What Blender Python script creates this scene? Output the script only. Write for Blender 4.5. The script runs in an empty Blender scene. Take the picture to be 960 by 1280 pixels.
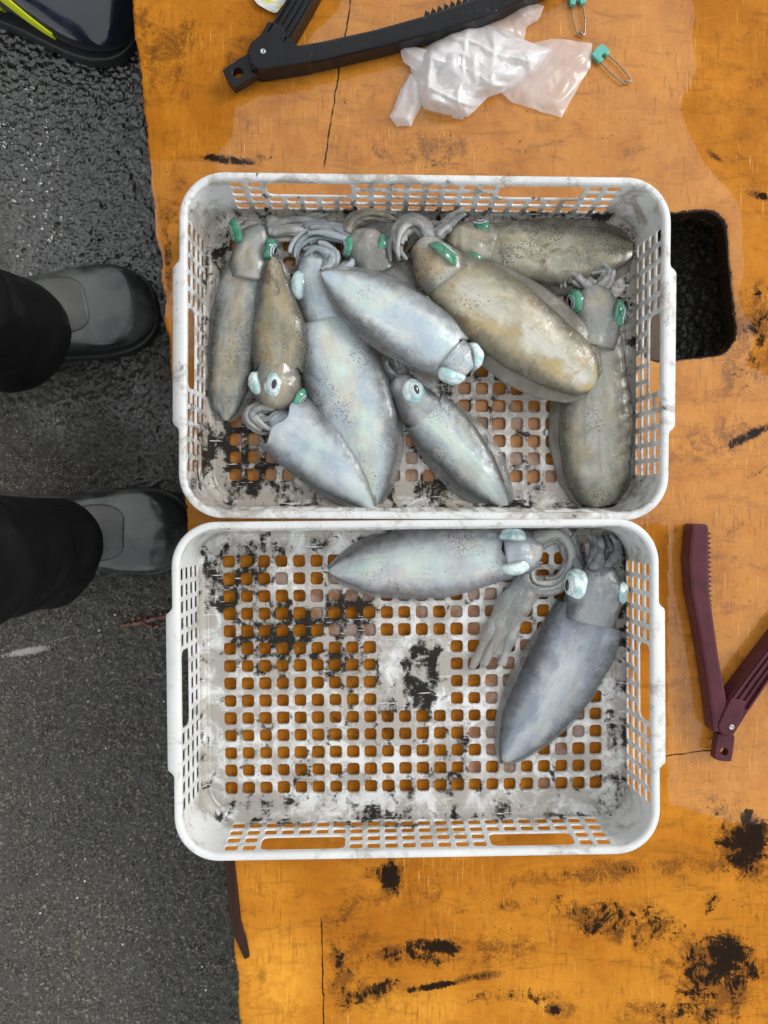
import bpy, math, random
import numpy as np
from mathutils import Vector, Matrix, noise as mnoise

random.seed(7)
rng = np.random.default_rng(7)
SC = bpy.context.scene
COL = SC.collection

# ------------------------------------------------------------------ camera
CAM_H = 0.86                      # metres above the deck of the pallet (z = 0)
FPX = 924.0                       # focal length in photograph pixels (960 wide)
cam_data = bpy.data.cameras.new("camera")
cam_data.sensor_fit = 'HORIZONTAL'
cam_data.sensor_width = 36.0
cam_data.lens = FPX / 960.0 * 36.0
cam_data.clip_start = 0.01
cam_data.clip_end = 500.0
cam = bpy.data.objects.new("camera", cam_data)
COL.objects.link(cam)
_nad = Vector(((464 - 480) / FPX, (640 - 630) / FPX, -1.0)).normalized()
_q = _nad.rotation_difference(Vector((0, 0, -1)))
cam.rotation_mode = 'QUATERNION'
cam.rotation_quaternion = _q
cam.location = (0, 0, CAM_H)
SC.camera = cam
RM = _q.to_matrix()

# ------------------------------------------------------------------ world, sun, exposure
SUN_EL, SUN_AZ = math.radians(36), math.radians(65)
world = bpy.data.worlds.new("World")
SC.world = world
world.use_nodes = True
wn = world.node_tree
wn.nodes.clear()
sky = wn.nodes.new("ShaderNodeTexSky")
sky.sky_type = 'NISHITA'
sky.sun_disc = False
sky.sun_elevation = SUN_EL
sky.sun_rotation = SUN_AZ
sky.air_density = 1.0
sky.dust_density = 1.0
sky.ozone_density = 1.0
hs = wn.nodes.new("ShaderNodeHueSaturation")
hs.inputs['Saturation'].default_value = 0.22      # overcast: a grey-white sky
bg = wn.nodes.new("ShaderNodeBackground")
bg.inputs['Strength'].default_value = 0.13
wo = wn.nodes.new("ShaderNodeOutputWorld")
wn.links.new(sky.outputs[0], hs.inputs['Color'])
cl = wn.nodes.new("ShaderNodeMix")                 # an even cloud layer over most of it
cl.data_type = 'RGBA'
cl.inputs[0].default_value = 0.72
cl.inputs[7].default_value = (6.8, 6.95, 7.05, 1)
wn.links.new(hs.outputs[0], cl.inputs[6])
wn.links.new(cl.outputs[2], bg.inputs[0])
wn.links.new(bg.outputs[0], wo.inputs[0])

sun_data = bpy.data.lights.new("sun", 'SUN')
sun_data.energy = 1.2
sun_data.angle = math.radians(18)
sun_data.color = (1.0, 0.97, 0.93)
sun = bpy.data.objects.new("sun", sun_data)
COL.objects.link(sun)
_sd = Vector((math.sin(SUN_AZ) * math.cos(SUN_EL), math.cos(SUN_AZ) * math.cos(SUN_EL), math.sin(SUN_EL)))
sun.rotation_mode = 'QUATERNION'
sun.rotation_quaternion = (-_sd).to_track_quat('-Z', 'Y')

SC.view_settings.view_transform = 'Standard'
SC.view_settings.look = 'None'
SC.view_settings.exposure = 0.5
SC.view_settings.gamma = 1.0
SC.view_settings.use_curve_mapping = False
SC.render.engine = 'CYCLES'
SC.cycles.use_denoising = True
SC.cycles.use_adaptive_sampling = True
SC.cycles.adaptive_threshold = 0.02
SC.cycles.max_bounces = 5
SC.cycles.diffuse_bounces = 3
SC.cycles.glossy_bounces = 2
SC.cycles.transmission_bounces = 4
SC.cycles.transparent_max_bounces = 10

# ------------------------------------------------------------------ placing helpers
def P(px, py, z=0.0):
    """the point at height z seen at photograph pixel (px, py)"""
    d = RM @ Vector(((px - 480) / FPX, (640 - py) / FPX, -1.0))
    t = (z - CAM_H) / d.z
    return Vector((d.x * t, d.y * t, z))
RN = np.array(RM)
def PIX(xyz):
    """photograph pixel of world points (n,3)"""
    c = (xyz - np.array([0, 0, CAM_H])) @ RN
    return np.stack([480 + c[:, 0] / -c[:, 2] * FPX, 640 - c[:, 1] / -c[:, 2] * FPX], 1)
def S(z):
    return (CAM_H - z) / FPX      # metres per photograph pixel at height z

# ------------------------------------------------------------------ objects
def tag(o, label=None, cat=None, group=None, kind=None):
    if label: o['label'] = label
    if cat: o['category'] = cat
    if group: o['group'] = group
    if kind: o['kind'] = kind
    return o
def empty(name, loc=(0, 0, 0), rz=0.0):
    o = bpy.data.objects.new(name, None)
    o.empty_display_size = 0.05
    COL.objects.link(o)
    o.location = loc
    o.rotation_euler = (0, 0, rz)
    return o

class MB:
    """collects vertices and faces, then becomes one mesh object"""
    def __init__(self):
        self.v, self.f, self.attr = [], [], {}
    def add(self, vs, fs):
        b = len(self.v)
        self.v.extend([tuple(p) for p in vs])
        self.f.extend([tuple(i + b for i in f) for f in fs])
        return b
    def build(self, name, mat, parent=None, smooth=True, attrs=None, local=None):
        me = bpy.data.meshes.new(name)
        vs = self.v
        if local is not None:
            M = local.inverted()
            vs = [M @ Vector(p) for p in vs]
        me.from_pydata([tuple(p) for p in vs], [], self.f)
        for k, arr in (attrs or {}).items():
            arr = np.asarray(arr, dtype=np.float32)
            if arr.ndim == 1:
                a = me.attributes.new(k, 'FLOAT', 'POINT')
                a.data.foreach_set('value', arr)
            else:
                a = me.attributes.new(k, 'FLOAT_VECTOR', 'POINT')
                a.data.foreach_set('vector', arr.ravel())
        if smooth:
            me.polygons.foreach_set('use_smooth', [True] * len(me.polygons))
        me.materials.append(mat)
        me.update()
        o = bpy.data.objects.new(name, me)
        COL.objects.link(o)
        if parent is not None:
            o.parent = parent
        return o

def crom(pts, n):
    """n samples of a Catmull-Rom curve through pts, even in arc length"""
    p = np.array([list(q) for q in pts], float)
    if len(p) == 1: return np.repeat(p, n, 0)
    q = np.vstack([2 * p[0] - p[1], p, 2 * p[-1] - p[-2]])
    out = []
    for i in range(len(p) - 1):
        a, b, c, d = q[i:i + 4]
        for t in np.linspace(0, 1, 24, endpoint=(i == len(p) - 2)):
            out.append(0.5 * ((2 * b) + (c - a) * t + (2 * a - 5 * b + 4 * c - d) * t * t + (3 * b - a - 3 * c + d) * t ** 3))
    out = np.array(out)
    L = np.r_[0, np.cumsum(np.linalg.norm(np.diff(out, axis=0), axis=1))]
    s = np.linspace(0, L[-1], n)
    return np.stack([np.interp(s, L, out[:, k]) for k in range(out.shape[1])], 1)

def tube(mb, pts, rad, seg=10, caps=True, flat=1.0):
    """round tube along pts (n,3); rad: n radii"""
    pts = np.asarray(pts, float)
    n = len(pts)
    tan = np.gradient(pts, axis=0)
    tan /= np.linalg.norm(tan, axis=1)[:, None] + 1e-12
    ref = np.array([0, 0, 1.0])
    if abs(tan[0] @ ref) > 0.9: ref = np.array([1.0, 0, 0])
    vs, fs = [], []
    side = np.cross(tan[0], ref); side /= np.linalg.norm(side)
    for i in range(n):
        side = side - tan[i] * (side @ tan[i]); side /= np.linalg.norm(side) + 1e-12
        up = np.cross(side, tan[i])
        r = rad[i] if hasattr(rad, '__len__') else rad
        for k in range(seg):
            a = 2 * math.pi * k / seg
            vs.append(pts[i] + side * math.cos(a) * r + up * math.sin(a) * r * flat)
    for i in range(n - 1):
        for k in range(seg):
            fs.append((i * seg + k, i * seg + (k + 1) % seg, (i + 1) * seg + (k + 1) % seg, (i + 1) * seg + k))
    if caps:
        fs.append(tuple(range(seg))[::-1])
        fs.append(tuple((n - 1) * seg + k for k in range(seg)))
    return mb.add(vs, fs)

def prism(mb, outline, z0, z1):
    """vertical prism from a list of (x, y)"""
    n = len(outline)
    vs = [(x, y, z1) for x, y in outline] + [(x, y, z0) for x, y in outline]
    area = sum(outline[i][0] * outline[(i + 1) % n][1] - outline[(i + 1) % n][0] * outline[i][1] for i in range(n))
    top = tuple(range(n)); bot = tuple(range(n, 2 * n))
    if area < 0: top = top[::-1]
    else: bot = bot[::-1]
    fs = [top, bot]
    for i in range(n):
        j = (i + 1) % n
        fs.append((i, n + i, n + j, j) if area > 0 else (i, j, n + j, n + i))
    mb.add(vs, fs)

def bevel(o, w=0.001, seg=2):
    m = o.modifiers.new('bevel', 'BEVEL')
    m.width = w; m.segments = seg; m.limit_method = 'ANGLE'; m.angle_limit = math.radians(35)
    return o

def fbm(p, sc, seed=0.0, oct=4):
    v, a, t = 0.0, 1.0, 0.0
    for _ in range(oct):
        v += a * mnoise.noise(Vector((p[0] * sc + seed, p[1] * sc - seed * 1.7, p[2] * sc + seed * .3)))
        t += a; a *= 0.5; sc *= 2.03
    return v / t

def fft_noise(shape, step, lo, hi, seed):
    """band limited noise on a grid: wavelengths lo..hi metres, unit variance"""
    r = np.random.default_rng(seed)
    f = np.fft.rfft2(r.standard_normal(shape))
    ky = np.fft.fftfreq(shape[0], step)[:, None]; kx = np.fft.rfftfreq(shape[1], step)[None, :]
    k = np.sqrt(kx * kx + ky * ky)
    f *= np.exp(-(k * lo) ** 2) * (1 - np.exp(-(k * hi) ** 2))
    a = np.fft.irfft2(f, shape)
    return a / a.std()

def blobs(pix, lst):
    """sum of soft ellipses (cx, cy, rx, ry, degrees, strength) laid out on the surface"""
    out = np.zeros(len(pix))
    for cx, cy, rx, ry, rot, s in lst:
        a = math.radians(rot)
        dx, dy = pix[:, 0] - cx, pix[:, 1] - cy
        u = dx * math.cos(a) + dy * math.sin(a); v = -dx * math.sin(a) + dy * math.cos(a)
        out = np.maximum(out, s * np.exp(-((u / rx) ** 2 + (v / ry) ** 2) ** 1.3)) if s > 0 else out + s * np.exp(-((u / rx) ** 2 + (v / ry) ** 2))
    return np.clip(out, 0, 1.2)

# ------------------------------------------------------------------ material helpers
class Mat:
    def __init__(self, name):
        self.m = bpy.data.materials.new(name)
        self.m.use_nodes = True
        self.t = self.m.node_tree
        self.t.nodes.clear()
        self.out = self.t.nodes.new('ShaderNodeOutputMaterial')
        self.b = self.t.nodes.new('ShaderNodeBsdfPrincipled')
        self.t.links.new(self.b.outputs[0], self.out.inputs[0])
    def put(self, sock, v):
        if v is None: return
        if isinstance(v, bpy.types.NodeSocket): self.t.links.new(v, sock)
        elif isinstance(v, (tuple, list)) and len(v) == 3 and sock.type == 'RGBA': sock.default_value = (*v, 1)
        else: sock.default_value = v
    def set(self, **k):
        for n, v in k.items(): self.put(self.b.inputs[n.replace('_', ' ')], v)
    def coord(self, kind='Object'):
        return self.t.nodes.new('ShaderNodeTexCoord').outputs[kind]
    def attr(self, name, vec=False):
        n = self.t.nodes.new('ShaderNodeAttribute'); n.attribute_name = name
        return n.outputs['Vector' if vec else 'Fac']
    def mapv(self, v, scale=(1, 1, 1), loc=(0, 0, 0), rot=(0, 0, 0)):
        n = self.t.nodes.new('ShaderNodeMapping')
        self.put(n.inputs['Vector'], v)
        n.inputs['Scale'].default_value = scale; n.inputs['Location'].default_value = loc; n.inputs['Rotation'].default_value = rot
        return n.outputs[0]
    def noise(self, v, scale, detail=4, rough=0.55, dist=0.0):
        n = self.t.nodes.new('ShaderNodeTexNoise')
        self.put(n.inputs['Vector'], v)
        n.inputs['Scale'].default_value = scale; n.inputs['Detail'].default_value = detail
        n.inputs['Roughness'].default_value = rough; n.inputs['Distortion'].default_value = dist
        return n.outputs['Fac']
    def voro(self, v, scale, feature='F1', rnd=1.0, out='Distance'):
        n = self.t.nodes.new('ShaderNodeTexVoronoi'); n.feature = feature
        self.put(n.inputs['Vector'], v)
        n.inputs['Scale'].default_value = scale; n.inputs['Randomness'].default_value = rnd
        return n.outputs[out]
    def math(self, op, a, b=None, c=None, clamp=False):
        n = self.t.nodes.new('ShaderNodeMath'); n.operation = op; n.use_clamp = clamp
        self.put(n.inputs[0], a); self.put(n.inputs[1], b)
        if c is not None: self.put(n.inputs[2], c)
        return n.outputs[0]
    def step(self, v, lo, hi, a=0.0, b=1.0):
        n = self.t.nodes.new('ShaderNodeMapRange'); n.interpolation_type = 'SMOOTHSTEP'
        self.put(n.inputs[0], v)
        for i, x in enumerate((lo, hi, a, b)): self.put(n.inputs[i + 1], x)
        return n.outputs[0]
    def mix(self, f, a, b, blend='MIX'):
        n = self.t.nodes.new('ShaderNodeMix'); n.data_type = 'RGBA'; n.blend_type = blend; n.clamp_factor = True
        self.put(n.inputs[0], f); self.put(n.inputs[6], a); self.put(n.inputs[7], b)
        return n.outputs[2]
    def bump(self, h, strength=0.3, dist=0.001, normal=None):
        n = self.t.nodes.new('ShaderNodeBump')
        n.inputs['Strength'].default_value = strength; n.inputs['Distance'].default_value = dist
        self.put(n.inputs['Height'], h)
        if normal is not None: self.put(n.inputs['Normal'], normal)
        return n.outputs[0]
    def sep(self, v):
        n = self.t.nodes.new('ShaderNodeSeparateXYZ'); self.put(n.inputs[0], v)
        return n.outputs
    def translucent_mix(self, alpha):
        """lets light and sight through by (1 - alpha)"""
        tr = self.t.nodes.new('ShaderNodeBsdfTransparent'); mx = self.t.nodes.new('ShaderNodeMixShader')
        self.put(mx.inputs[0], alpha)
        self.t.links.new(tr.outputs[0], mx.inputs[1]); self.t.links.new(self.b.outputs[0], mx.inputs[2])
        self.t.links.new(mx.outputs[0], self.out.inputs[0])

def plain(name, col, rough=0.5, metal=0.0, coat=0.0, vary=0.15, scale=60, bump=0.0, spec=0.5):
    m = Mat(name)
    c = m.coord()
    n = m.noise(c, scale, 5)
    m.set(Base_Color=m.mix(n, tuple(x * (1 - vary) for x in col), tuple(min(1, x * (1 + vary)) for x in col)),
          Roughness=m.step(m.noise(c, scale * 2.3, 3), .3, .7, max(.02, rough - .08), min(1, rough + .08)),
          Metallic=metal, Coat_Weight=coat, Coat_Roughness=0.08, Specular_IOR_Level=spec)
    if bump: m.set(Normal=m.bump(m.noise(c, scale * 4, 4), bump, 0.001))
    return m.m

# ================================================================== ground
GZ = -0.13
def build_ground():
    m = Mat('wet_asphalt')
    c = m.coord()
    wet = m.attr('wet')
    n1 = m.noise(c, 38, 6, .6); n2 = m.noise(c, 520, 3, .6); n3 = m.noise(c, 9, 4)
    cell = m.voro(c, 330, out='Color')
    agg = m.sep(cell)[0]
    g1 = m.noise(c, 430, 6, .75); g2 = m.noise(m.mapv(c, loc=(3, 1, 2)), 240, 5, .7)
    base = m.mix(m.step(g1, .40, .60), (.018, .0175, .016), (.105, .102, .088))
    base = m.mix(m.step(g2, .52, .66, 0, .75), base, (.23, .215, .175))
    base = m.mix(m.step(g2, .44, .32, 0, .6), base, (.030, .030, .028))
    base = m.mix(m.step(n1, .42, .60, 0, .45), base, (.080, .080, .073))
    base = m.mix(m.math('MULTIPLY', m.step(agg, .90, .96), m.step(n2, .45, .6)), base, (.30, .275, .21))
    spk = m.voro(c, 95)
    spc = m.sep(m.voro(c, 95, out='Color'))[1]
    speck = m.math('MULTIPLY', m.step(spk, .16, .10), m.step(spc, .955, .965))
    base = m.mix(speck, base, (.65, .64, .6))
    streak = m.attr('pale')
    base = m.mix(m.step(m.math('ADD', streak, m.math('MULTIPLY', n2, .7)), .85, 1.1, 0, .8), base, (.42, .41, .38))
    base = m.mix(m.math('MULTIPLY', wet, .9), base, (.007, .0065, .0055))
    film = m.step(m.math('ADD', wet, m.math('MULTIPLY', m.math('SUBTRACT', n3, .5), .8)), .25, .75)
    h = m.math('ADD', m.noise(c, 330, 5, .65), m.math('MULTIPLY', spk, .4))
    m.set(Base_Color=base, Roughness=m.step(film, 0, 1, .7, .35), Coat_Weight=film, Coat_Roughness=.10, Coat_IOR=1.9,
          Specular_IOR_Level=.18, Normal=m.bump(h, .8, .0024))
    m.put(m.b.inputs['Coat Normal'], m.bump(m.noise(c, 130, 4, .6), .5, .003))
    step = 0.0022
    xs = np.arange(-0.62, 0.62, step); ys = np.arange(-0.80, 0.80, step)
    far = np.array([120., 40., 14., 5., 2.2, 1.2, .85])
    X = np.r_[-far, xs, far[::-1]]; Y = np.r_[-far, ys, far[::-1]]
    gx, gy = np.meshgrid(X, Y)
    z = np.zeros_like(gx)
    k = len(far)
    sh = (len(ys), len(xs))
    coarse = fft_noise(sh, step, .012, .05, 1); mid = fft_noise(sh, step, .0045, .014, 2); fine = fft_noise(sh, step, .0025, .006, 3)
    ix, iy = np.meshgrid(xs, ys)
    pix = PIX(np.stack([ix.ravel(), iy.ravel(), np.full(ix.size, GZ)], 1))
    wet = blobs(pix, [(60, 130, 230, 190, 0, 1.0), (120, 300, 170, 150, 0, .8), (150, 500, 160, 110, 0, .55), (870, 350, 160, 160, 0, .45),
                      (180, 620, 120, 90, 0, .4), (90, 900, 90, 60, 0, .15)]).reshape(sh)
    rough = .30 + .9 * wet
    lump = np.clip(mid, -.9, 2.4)
    zz = .0010 * coarse + rough * (.0016 * lump + .0005 * fine)
    stones = np.clip(fft_noise(sh, step, .006, .016, 9) - 2.0, 0, 1.4)
    zz += stones * .003 * wet
    z[k:-k, k:-k] = zz + GZ
    z[:k] = GZ; z[-k:] = GZ; z[:, :k] = GZ; z[:, -k:] = GZ
    W = np.zeros_like(gx); W[k:-k, k:-k] = wet
    pale = blobs(pix, [(35, 814, 45, 7, -10, .8), (80, 798, 40, 4, -14, .6), (190, 775, 40, 4, -8, .25)]).reshape(sh)
    Pl = np.zeros_like(gx); Pl[k:-k, k:-k] = pale
    ny, nx = gx.shape
    idx = np.arange(ny * nx).reshape(ny, nx)
    q = np.stack([idx[:-1, :-1], idx[:-1, 1:], idx[1:, 1:], idx[1:, :-1]], -1).reshape(-1, 4)
    me = bpy.data.meshes.new('ground')
    me.vertices.add(ny * nx)
    me.vertices.foreach_set('co', np.stack([gx, gy, z], -1).astype(np.float32).ravel())
    me.loops.add(q.size); me.loops.foreach_set('vertex_index', q.astype(np.int32).ravel())
    me.polygons.add(len(q)); me.polygons.foreach_set('loop_start', np.arange(0, q.size, 4, dtype=np.int32))
    me.update(calc_edges=True)
    me.polygons.foreach_set('use_smooth', np.ones(len(q), bool))
    for nme, arr in (('wet', W), ('pale', Pl)):
        a = me.attributes.new(nme, 'FLOAT', 'POINT'); a.data.foreach_set('value', arr.astype(np.float32).ravel())
    me.materials.append(m.m)
    o = bpy.data.objects.new('ground', me)
    COL.objects.link(o)
    tag(o, 'dark grey asphalt, wet and lumpy beside the pallet', kind='structure')
build_ground()

# ================================================================== pallet
E0, E1 = P(165, 0), P(301, 1280)                 # its left edge
EDIR = (E0 - E1).normalized()                    # along the edge, up the picture
EN = Vector((EDIR.y, -EDIR.x, 0))                # into the board
T_DECK = 0.024
def build_pallet():
    root = empty('pallet', (E1.x, E1.y, GZ))
    tag(root, 'orange painted wooden pallet deck, wet, scratched and stained, with a hand hole', 'pallet')
    m = Mat('orange_paint')
    c = m.coord()
    grime, film, worn, brown = m.attr('grime'), m.attr('film'), m.attr('worn'), m.attr('brown')  # film also carries the painted shape of the reflected sky
    bc = m.mapv(c, rot=(0, 0, -math.atan2(EDIR.x, EDIR.y) * -1))
    n1 = m.noise(c, 14, 8, .62); n2 = m.noise(c, 90, 6, .65); n3 = m.noise(c, 420, 3, .6)
    base = m.mix(m.step(n1, .3, .7), (.38, .126, .006), (.54, .205, .016))
    base = m.mix(m.step(n2, .35, .75, 0, .5), base, (.40, .120, .004))
    # brush and scrape marks along the board
    st = m.noise(m.mapv(c, (330, 14, 1), rot=(0, 0, .11)), 1, 5, .7)
    st2 = m.noise(m.mapv(c, (16, 260, 1), rot=(0, 0, .5)), 1, 5, .7)
    stm = m.math('MULTIPLY', m.step(st, .56, .74), m.step(m.noise(c, 11, 4), .42, .62))
    base = m.mix(m.math('MULTIPLY', stm, .55), base, (.78, .37, .055))
    base = m.mix(m.math('MULTIPLY', m.math('MULTIPLY', m.step(st2, .60, .76), m.step(m.noise(c, 8, 3), .48, .65)), .4), base, (.76, .36, .06))
    base = m.mix(m.math('MULTIPLY', worn, m.step(n2, .35, .6, .4, .9)), base, (.74, .33, .035))
    # pale haze of the sky mirrored in the wet deck, mixed into the base colour
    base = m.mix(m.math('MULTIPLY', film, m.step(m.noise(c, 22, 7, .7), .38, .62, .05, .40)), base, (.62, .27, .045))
    # smears and rubbed grain, dark and light
    sm1 = m.noise(m.mapv(c, (9, 34, 1), rot=(0, 0, .35)), 1.6, 6, .75, .9)
    base = m.mix(m.step(sm1, .49, .70, 0, .55), base, (.19, .066, .008))
    gr1 = m.noise(m.mapv(c, (260, 30, 1), rot=(0, 0, .10)), 1, 6, .75)
    base = m.mix(m.math('MULTIPLY', m.step(gr1, .50, .72), m.step(m.noise(m.mapv(c, loc=(2, 5, 0)), 16, 4), .42, .6, .1, .75)), base, (.17, .058, .008))
    lt = m.math('MULTIPLY', m.step(m.noise(m.mapv(c, (480, 22, 1), rot=(0, 0, .16)), 1, 4, .7), .60, .70), m.step(m.noise(m.mapv(c, loc=(9, 1, 0)), 12, 4), .46, .6))
    base = m.mix(m.math('MULTIPLY', lt, .7), base, (.82, .46, .13))
    # ingrained brown, then black grime
    amp = m.math('ADD', m.math('MULTIPLY', m.math('SUBTRACT', m.noise(c, 30, 7, .72, .6), .5), 1.9), m.math('MULTIPLY', m.math('SUBTRACT', n3, .5), .7))
    bm = m.step(m.math('ADD', m.math('MAXIMUM', brown, m.math('MULTIPLY', grime, .9)), amp), .34, .76)
    base = m.mix(m.math('MULTIPLY', bm, .80), base, m.mix(n2, (.075, .026, .005), (.20, .070, .008)))
    amp2 = m.math('ADD', m.math('MULTIPLY', m.math('SUBTRACT', m.noise(c, 36, 8, .82, .5), .5), 2.6), m.math('MULTIPLY', m.math('SUBTRACT', m.noise(m.mapv(c, (300, 60, 1), rot=(0, 0, .1)), 1, 5, .7), .5), .7))
    gm = m.math('MULTIPLY', m.step(m.math('ADD', grime, amp2), .60, .82), .96)
    # fine dark flecks everywhere
    fl = m.math('MULTIPLY', m.step(m.noise(c, 260, 3, .5), .66, .74), m.step(m.noise(c, 18, 3), .45, .62))
    gm = m.math('MAXIMUM', gm, m.math('MULTIPLY', fl, .75))
    scr = m.math('MULTIPLY', m.step(m.noise(m.mapv(c, (20, 420, 1), rot=(0, 0, -.6)), 1, 3), .70, .76), m.step(m.noise(c, 13, 2), .5, .62))
    gm = m.math('MAXIMUM', gm, m.math('MULTIPLY', scr, .6))
    # two hairline cracks
    for (ax, ay), (bx, by) in (((440, -10), (404, 213)), ((824, 946), (900, 936)), ((402, 1145), (405, 1290))):
        a, b = P(ax, ay), P(bx, by)
        d = (b - a); L = d.length; d /= L
        wob = m.math('MULTIPLY', m.math('SUBTRACT', m.noise(c, 60, 4), .5), .006)
        s = m.sep(c)
        x = m.math('SUBTRACT', s[0], a.x - E1.x); y = m.math('SUBTRACT', s[1], a.y - E1.y)
        al = m.math('ADD', m.math('MULTIPLY', x, d.x), m.math('MULTIPLY', y, d.y))
        pe = m.math('ABSOLUTE', m.math('ADD', m.math('ADD', m.math('MULTIPLY', x, -d.y), m.math('MULTIPLY', y, d.x)), wob))
        ln = m.math('MULTIPLY', m.step(pe, .0013, .0005), m.math('MULTIPLY', m.step(al, 0, .01), m.step(al, L, L - .01)))
        gm = m.math('MAXIMUM', gm, m.math('MULTIPLY', ln, m.step(n2, .3, .5, .3, .95)))
    base = m.mix(gm, base, (.012, .010, .008))
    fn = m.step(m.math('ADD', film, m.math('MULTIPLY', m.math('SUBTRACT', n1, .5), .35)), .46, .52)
    no_sheen = m.math('SUBTRACT', 1.0, fn)
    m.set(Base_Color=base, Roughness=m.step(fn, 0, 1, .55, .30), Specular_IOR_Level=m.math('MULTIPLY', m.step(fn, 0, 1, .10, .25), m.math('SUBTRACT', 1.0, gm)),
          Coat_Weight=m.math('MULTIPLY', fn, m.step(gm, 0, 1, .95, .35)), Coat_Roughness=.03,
          Normal=m.bump(m.noise(c, 90, 3, .65), .12, .0006))
    step = .003
    us = np.arange(0, 1.12, step); vs = np.arange(-.12, 1.42, step)
    U, V = np.meshgrid(us, vs)
    # ragged left edge
    ed = fft_noise((1, len(vs)), step, .04, .3, 5)[0] * .0010 + fft_noise((1, len(vs)), step, .004, .012, 6)[0] * .00035
    pe = PIX(np.stack([E1.x + EDIR.x * vs, E1.y + EDIR.y * vs, 0 * vs], 1))[:, 1]
    ed += .006 * np.exp(-((pe - 1130) / 50) ** 4)       # bite where the strip has split off
    U = U + ed[:, None] * np.exp(-U / .006)
    wx = E1.x + EDIR.x * V + EN.x * U; wy = E1.y + EDIR.y * V + EN.y * U
    pix = PIX(np.stack([wx.ravel(), wy.ravel(), np.zeros(wx.size)], 1))
    # hand hole: rounded rectangle in board axes
    ha, hb = P(797, 268), P(903, 445)
    hc = (P(797, 357) + P(906, 357)) / 2
    huv = np.array([(hc - E1).dot(EN), (hc - E1).dot(EDIR)])
    hw, hh, hr = .058, .084, .026
    def sdf(u, v):
        qx, qy = np.abs(u - huv[0]) - hw + hr, np.abs(v - huv[1]) - hh + hr
        return np.hypot(np.maximum(qx, 0), np.maximum(qy, 0)) + np.minimum(np.maximum(qx, qy), 0) - hr
    sd = sdf(U, V)
    ny, nx = U.shape
    idx = np.arange(ny * nx).reshape(ny, nx)
    inside = sd < 0
    # snap the ring of vertices nearest the hole onto its outline
    near = (np.abs(sd) < step * .75)
    for _ in range(3):
        e = 1e-5
        s0 = sdf(U, V)
        gu = (sdf(U + e, V) - s0) / e; gv = (sdf(U, V + e) - s0) / e
        U = np.where(near, U - s0 * gu, U); V = np.where(near, V - s0 * gv, V)
    drop = inside & ~near
    q = np.stack([idx[:-1, :-1], idx[:-1, 1:], idx[1:, 1:], idx[1:, :-1]], -1).reshape(-1, 4)
    dr = drop.ravel()[q].any(1) | near.ravel()[q].all(1)
    q = q[~dr]
    wx = E1.x + EDIR.x * V + EN.x * U; wy = E1.y + EDIR.y * V + EN.y * U
    zz = .00004 * fft_noise((ny, nx), step, .03, .3, 12)
    zz -= .0022 * np.exp(-np.maximum(sdf(U, V), 0) / .004)          # worn lip of the hole
    zz -= .0012 * np.exp(-np.maximum(U - ed[:, None], 0) / .003)
    co = np.stack([wx - E1.x, wy - E1.y, zz - GZ], -1).reshape(-1, 3)
    # boundary edges go down to give the deck its thickness
    from collections import Counter
    ed_all = np.concatenate([q[:, [0, 1]], q[:, [1, 2]], q[:, [2, 3]], q[:, [3, 0]]])
    key = np.sort(ed_all, 1); kk = key[:, 0].astype(np.int64) * (ny * nx) + key[:, 1]
    un, cnt = np.unique(kk, return_counts=True)
    single = np.isin(kk, un[cnt == 1])
    be = ed_all[single]
    bv = np.unique(be)
    mp = {int(v): ny * nx + i for i, v in enumerate(bv)}
    low = co[bv].copy(); low[:, 2] = -T_DECK - GZ
    low[:, :2] += rng.normal(0, .0006, (len(bv), 2))
    allco = np.vstack([co, low])
    sideq = np.array([(b, a, mp[int(a)], mp[int(b)]) for a, b in be])
    faces = np.vstack([q, sideq])
    g = [(640, 1130, 120, 10, -8, .56), (520, 1195, 110, 20, 0, .70), (780, 1150, 120, 34, 10, .68), (890, 1215, 84, 64, 0, .78), (930, 1060, 50, 60, 0, .80), (640, 1245, 100, 16, 0, .58), (425, 1190, 22, 76, 0, .62), (760, 1088, 170, 12, -4, .58), (460, 1245, 60, 20, -15, .66), (860, 1265, 100, 24, 0, .62), (940, 420, 40, 80, 0, .55), (910, 500, 50, 30, 0, .40), (285, 200, 42, 7, 6, .95), (330, 198, 30, 6, 8, .5), (250, 40, 90, 60, 0, .34), (200, 60, 40, 90, 0, .30), (212, 255, 18, 60, 10, .45), (210, 330, 8, 60, 0, .7),
         (490, 1098, 20, 30, 0, 1.0), (470, 1092, 26, 14, 0, .6), (545, 1184, 44, 13, 5, .95), (590, 1205, 16, 22, 0, .6), (470, 1238, 44, 16, -18, .75), (430, 1220, 40, 40, 0, .55),
         (600, 1220, 40, 8, -8, .85), (545, 1232, 60, 6, -10, .85), (690, 1262, 16, 10, 0, .9), (700, 1200, 14, 12, 0, .5), (760, 1165, 60, 16, 8, .75), (800, 1170, 40, 24, 0, .55),
         (905, 1195, 34, 40, 20, .95), (885, 1225, 30, 16, 0, .9), (930, 1215, 40, 20, 0, .8), (938, 1045, 30, 40, 0, 1.0), (905, 1010, 50, 20, 20, .5),
         (890, 1130, 12, 20, 30, .8), (935, 545, 38, 9, -28, .95), (890, 565, 26, 8, -28, .6), (945, 590, 40, 7, -35, .5), (950, 400, 22, 60, 0, .75), (925, 460, 30, 22, 0, .5),
         (950, 245, 26, 8, 20, .9), (893, 195, 16, 5, 35, .9), (945, 40, 22, 24, 0, .3), (580, 180, 60, 24, 0, .35), (545, 200, 60, 18, 0, .45), (360, 200, 50, 12, 0, .3),
         (845, 870, 10, 90, 0, .3), (850, 1090, 120, 14, -6, .4), (640, 1100, 100, 24, -6, .32)]
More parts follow.
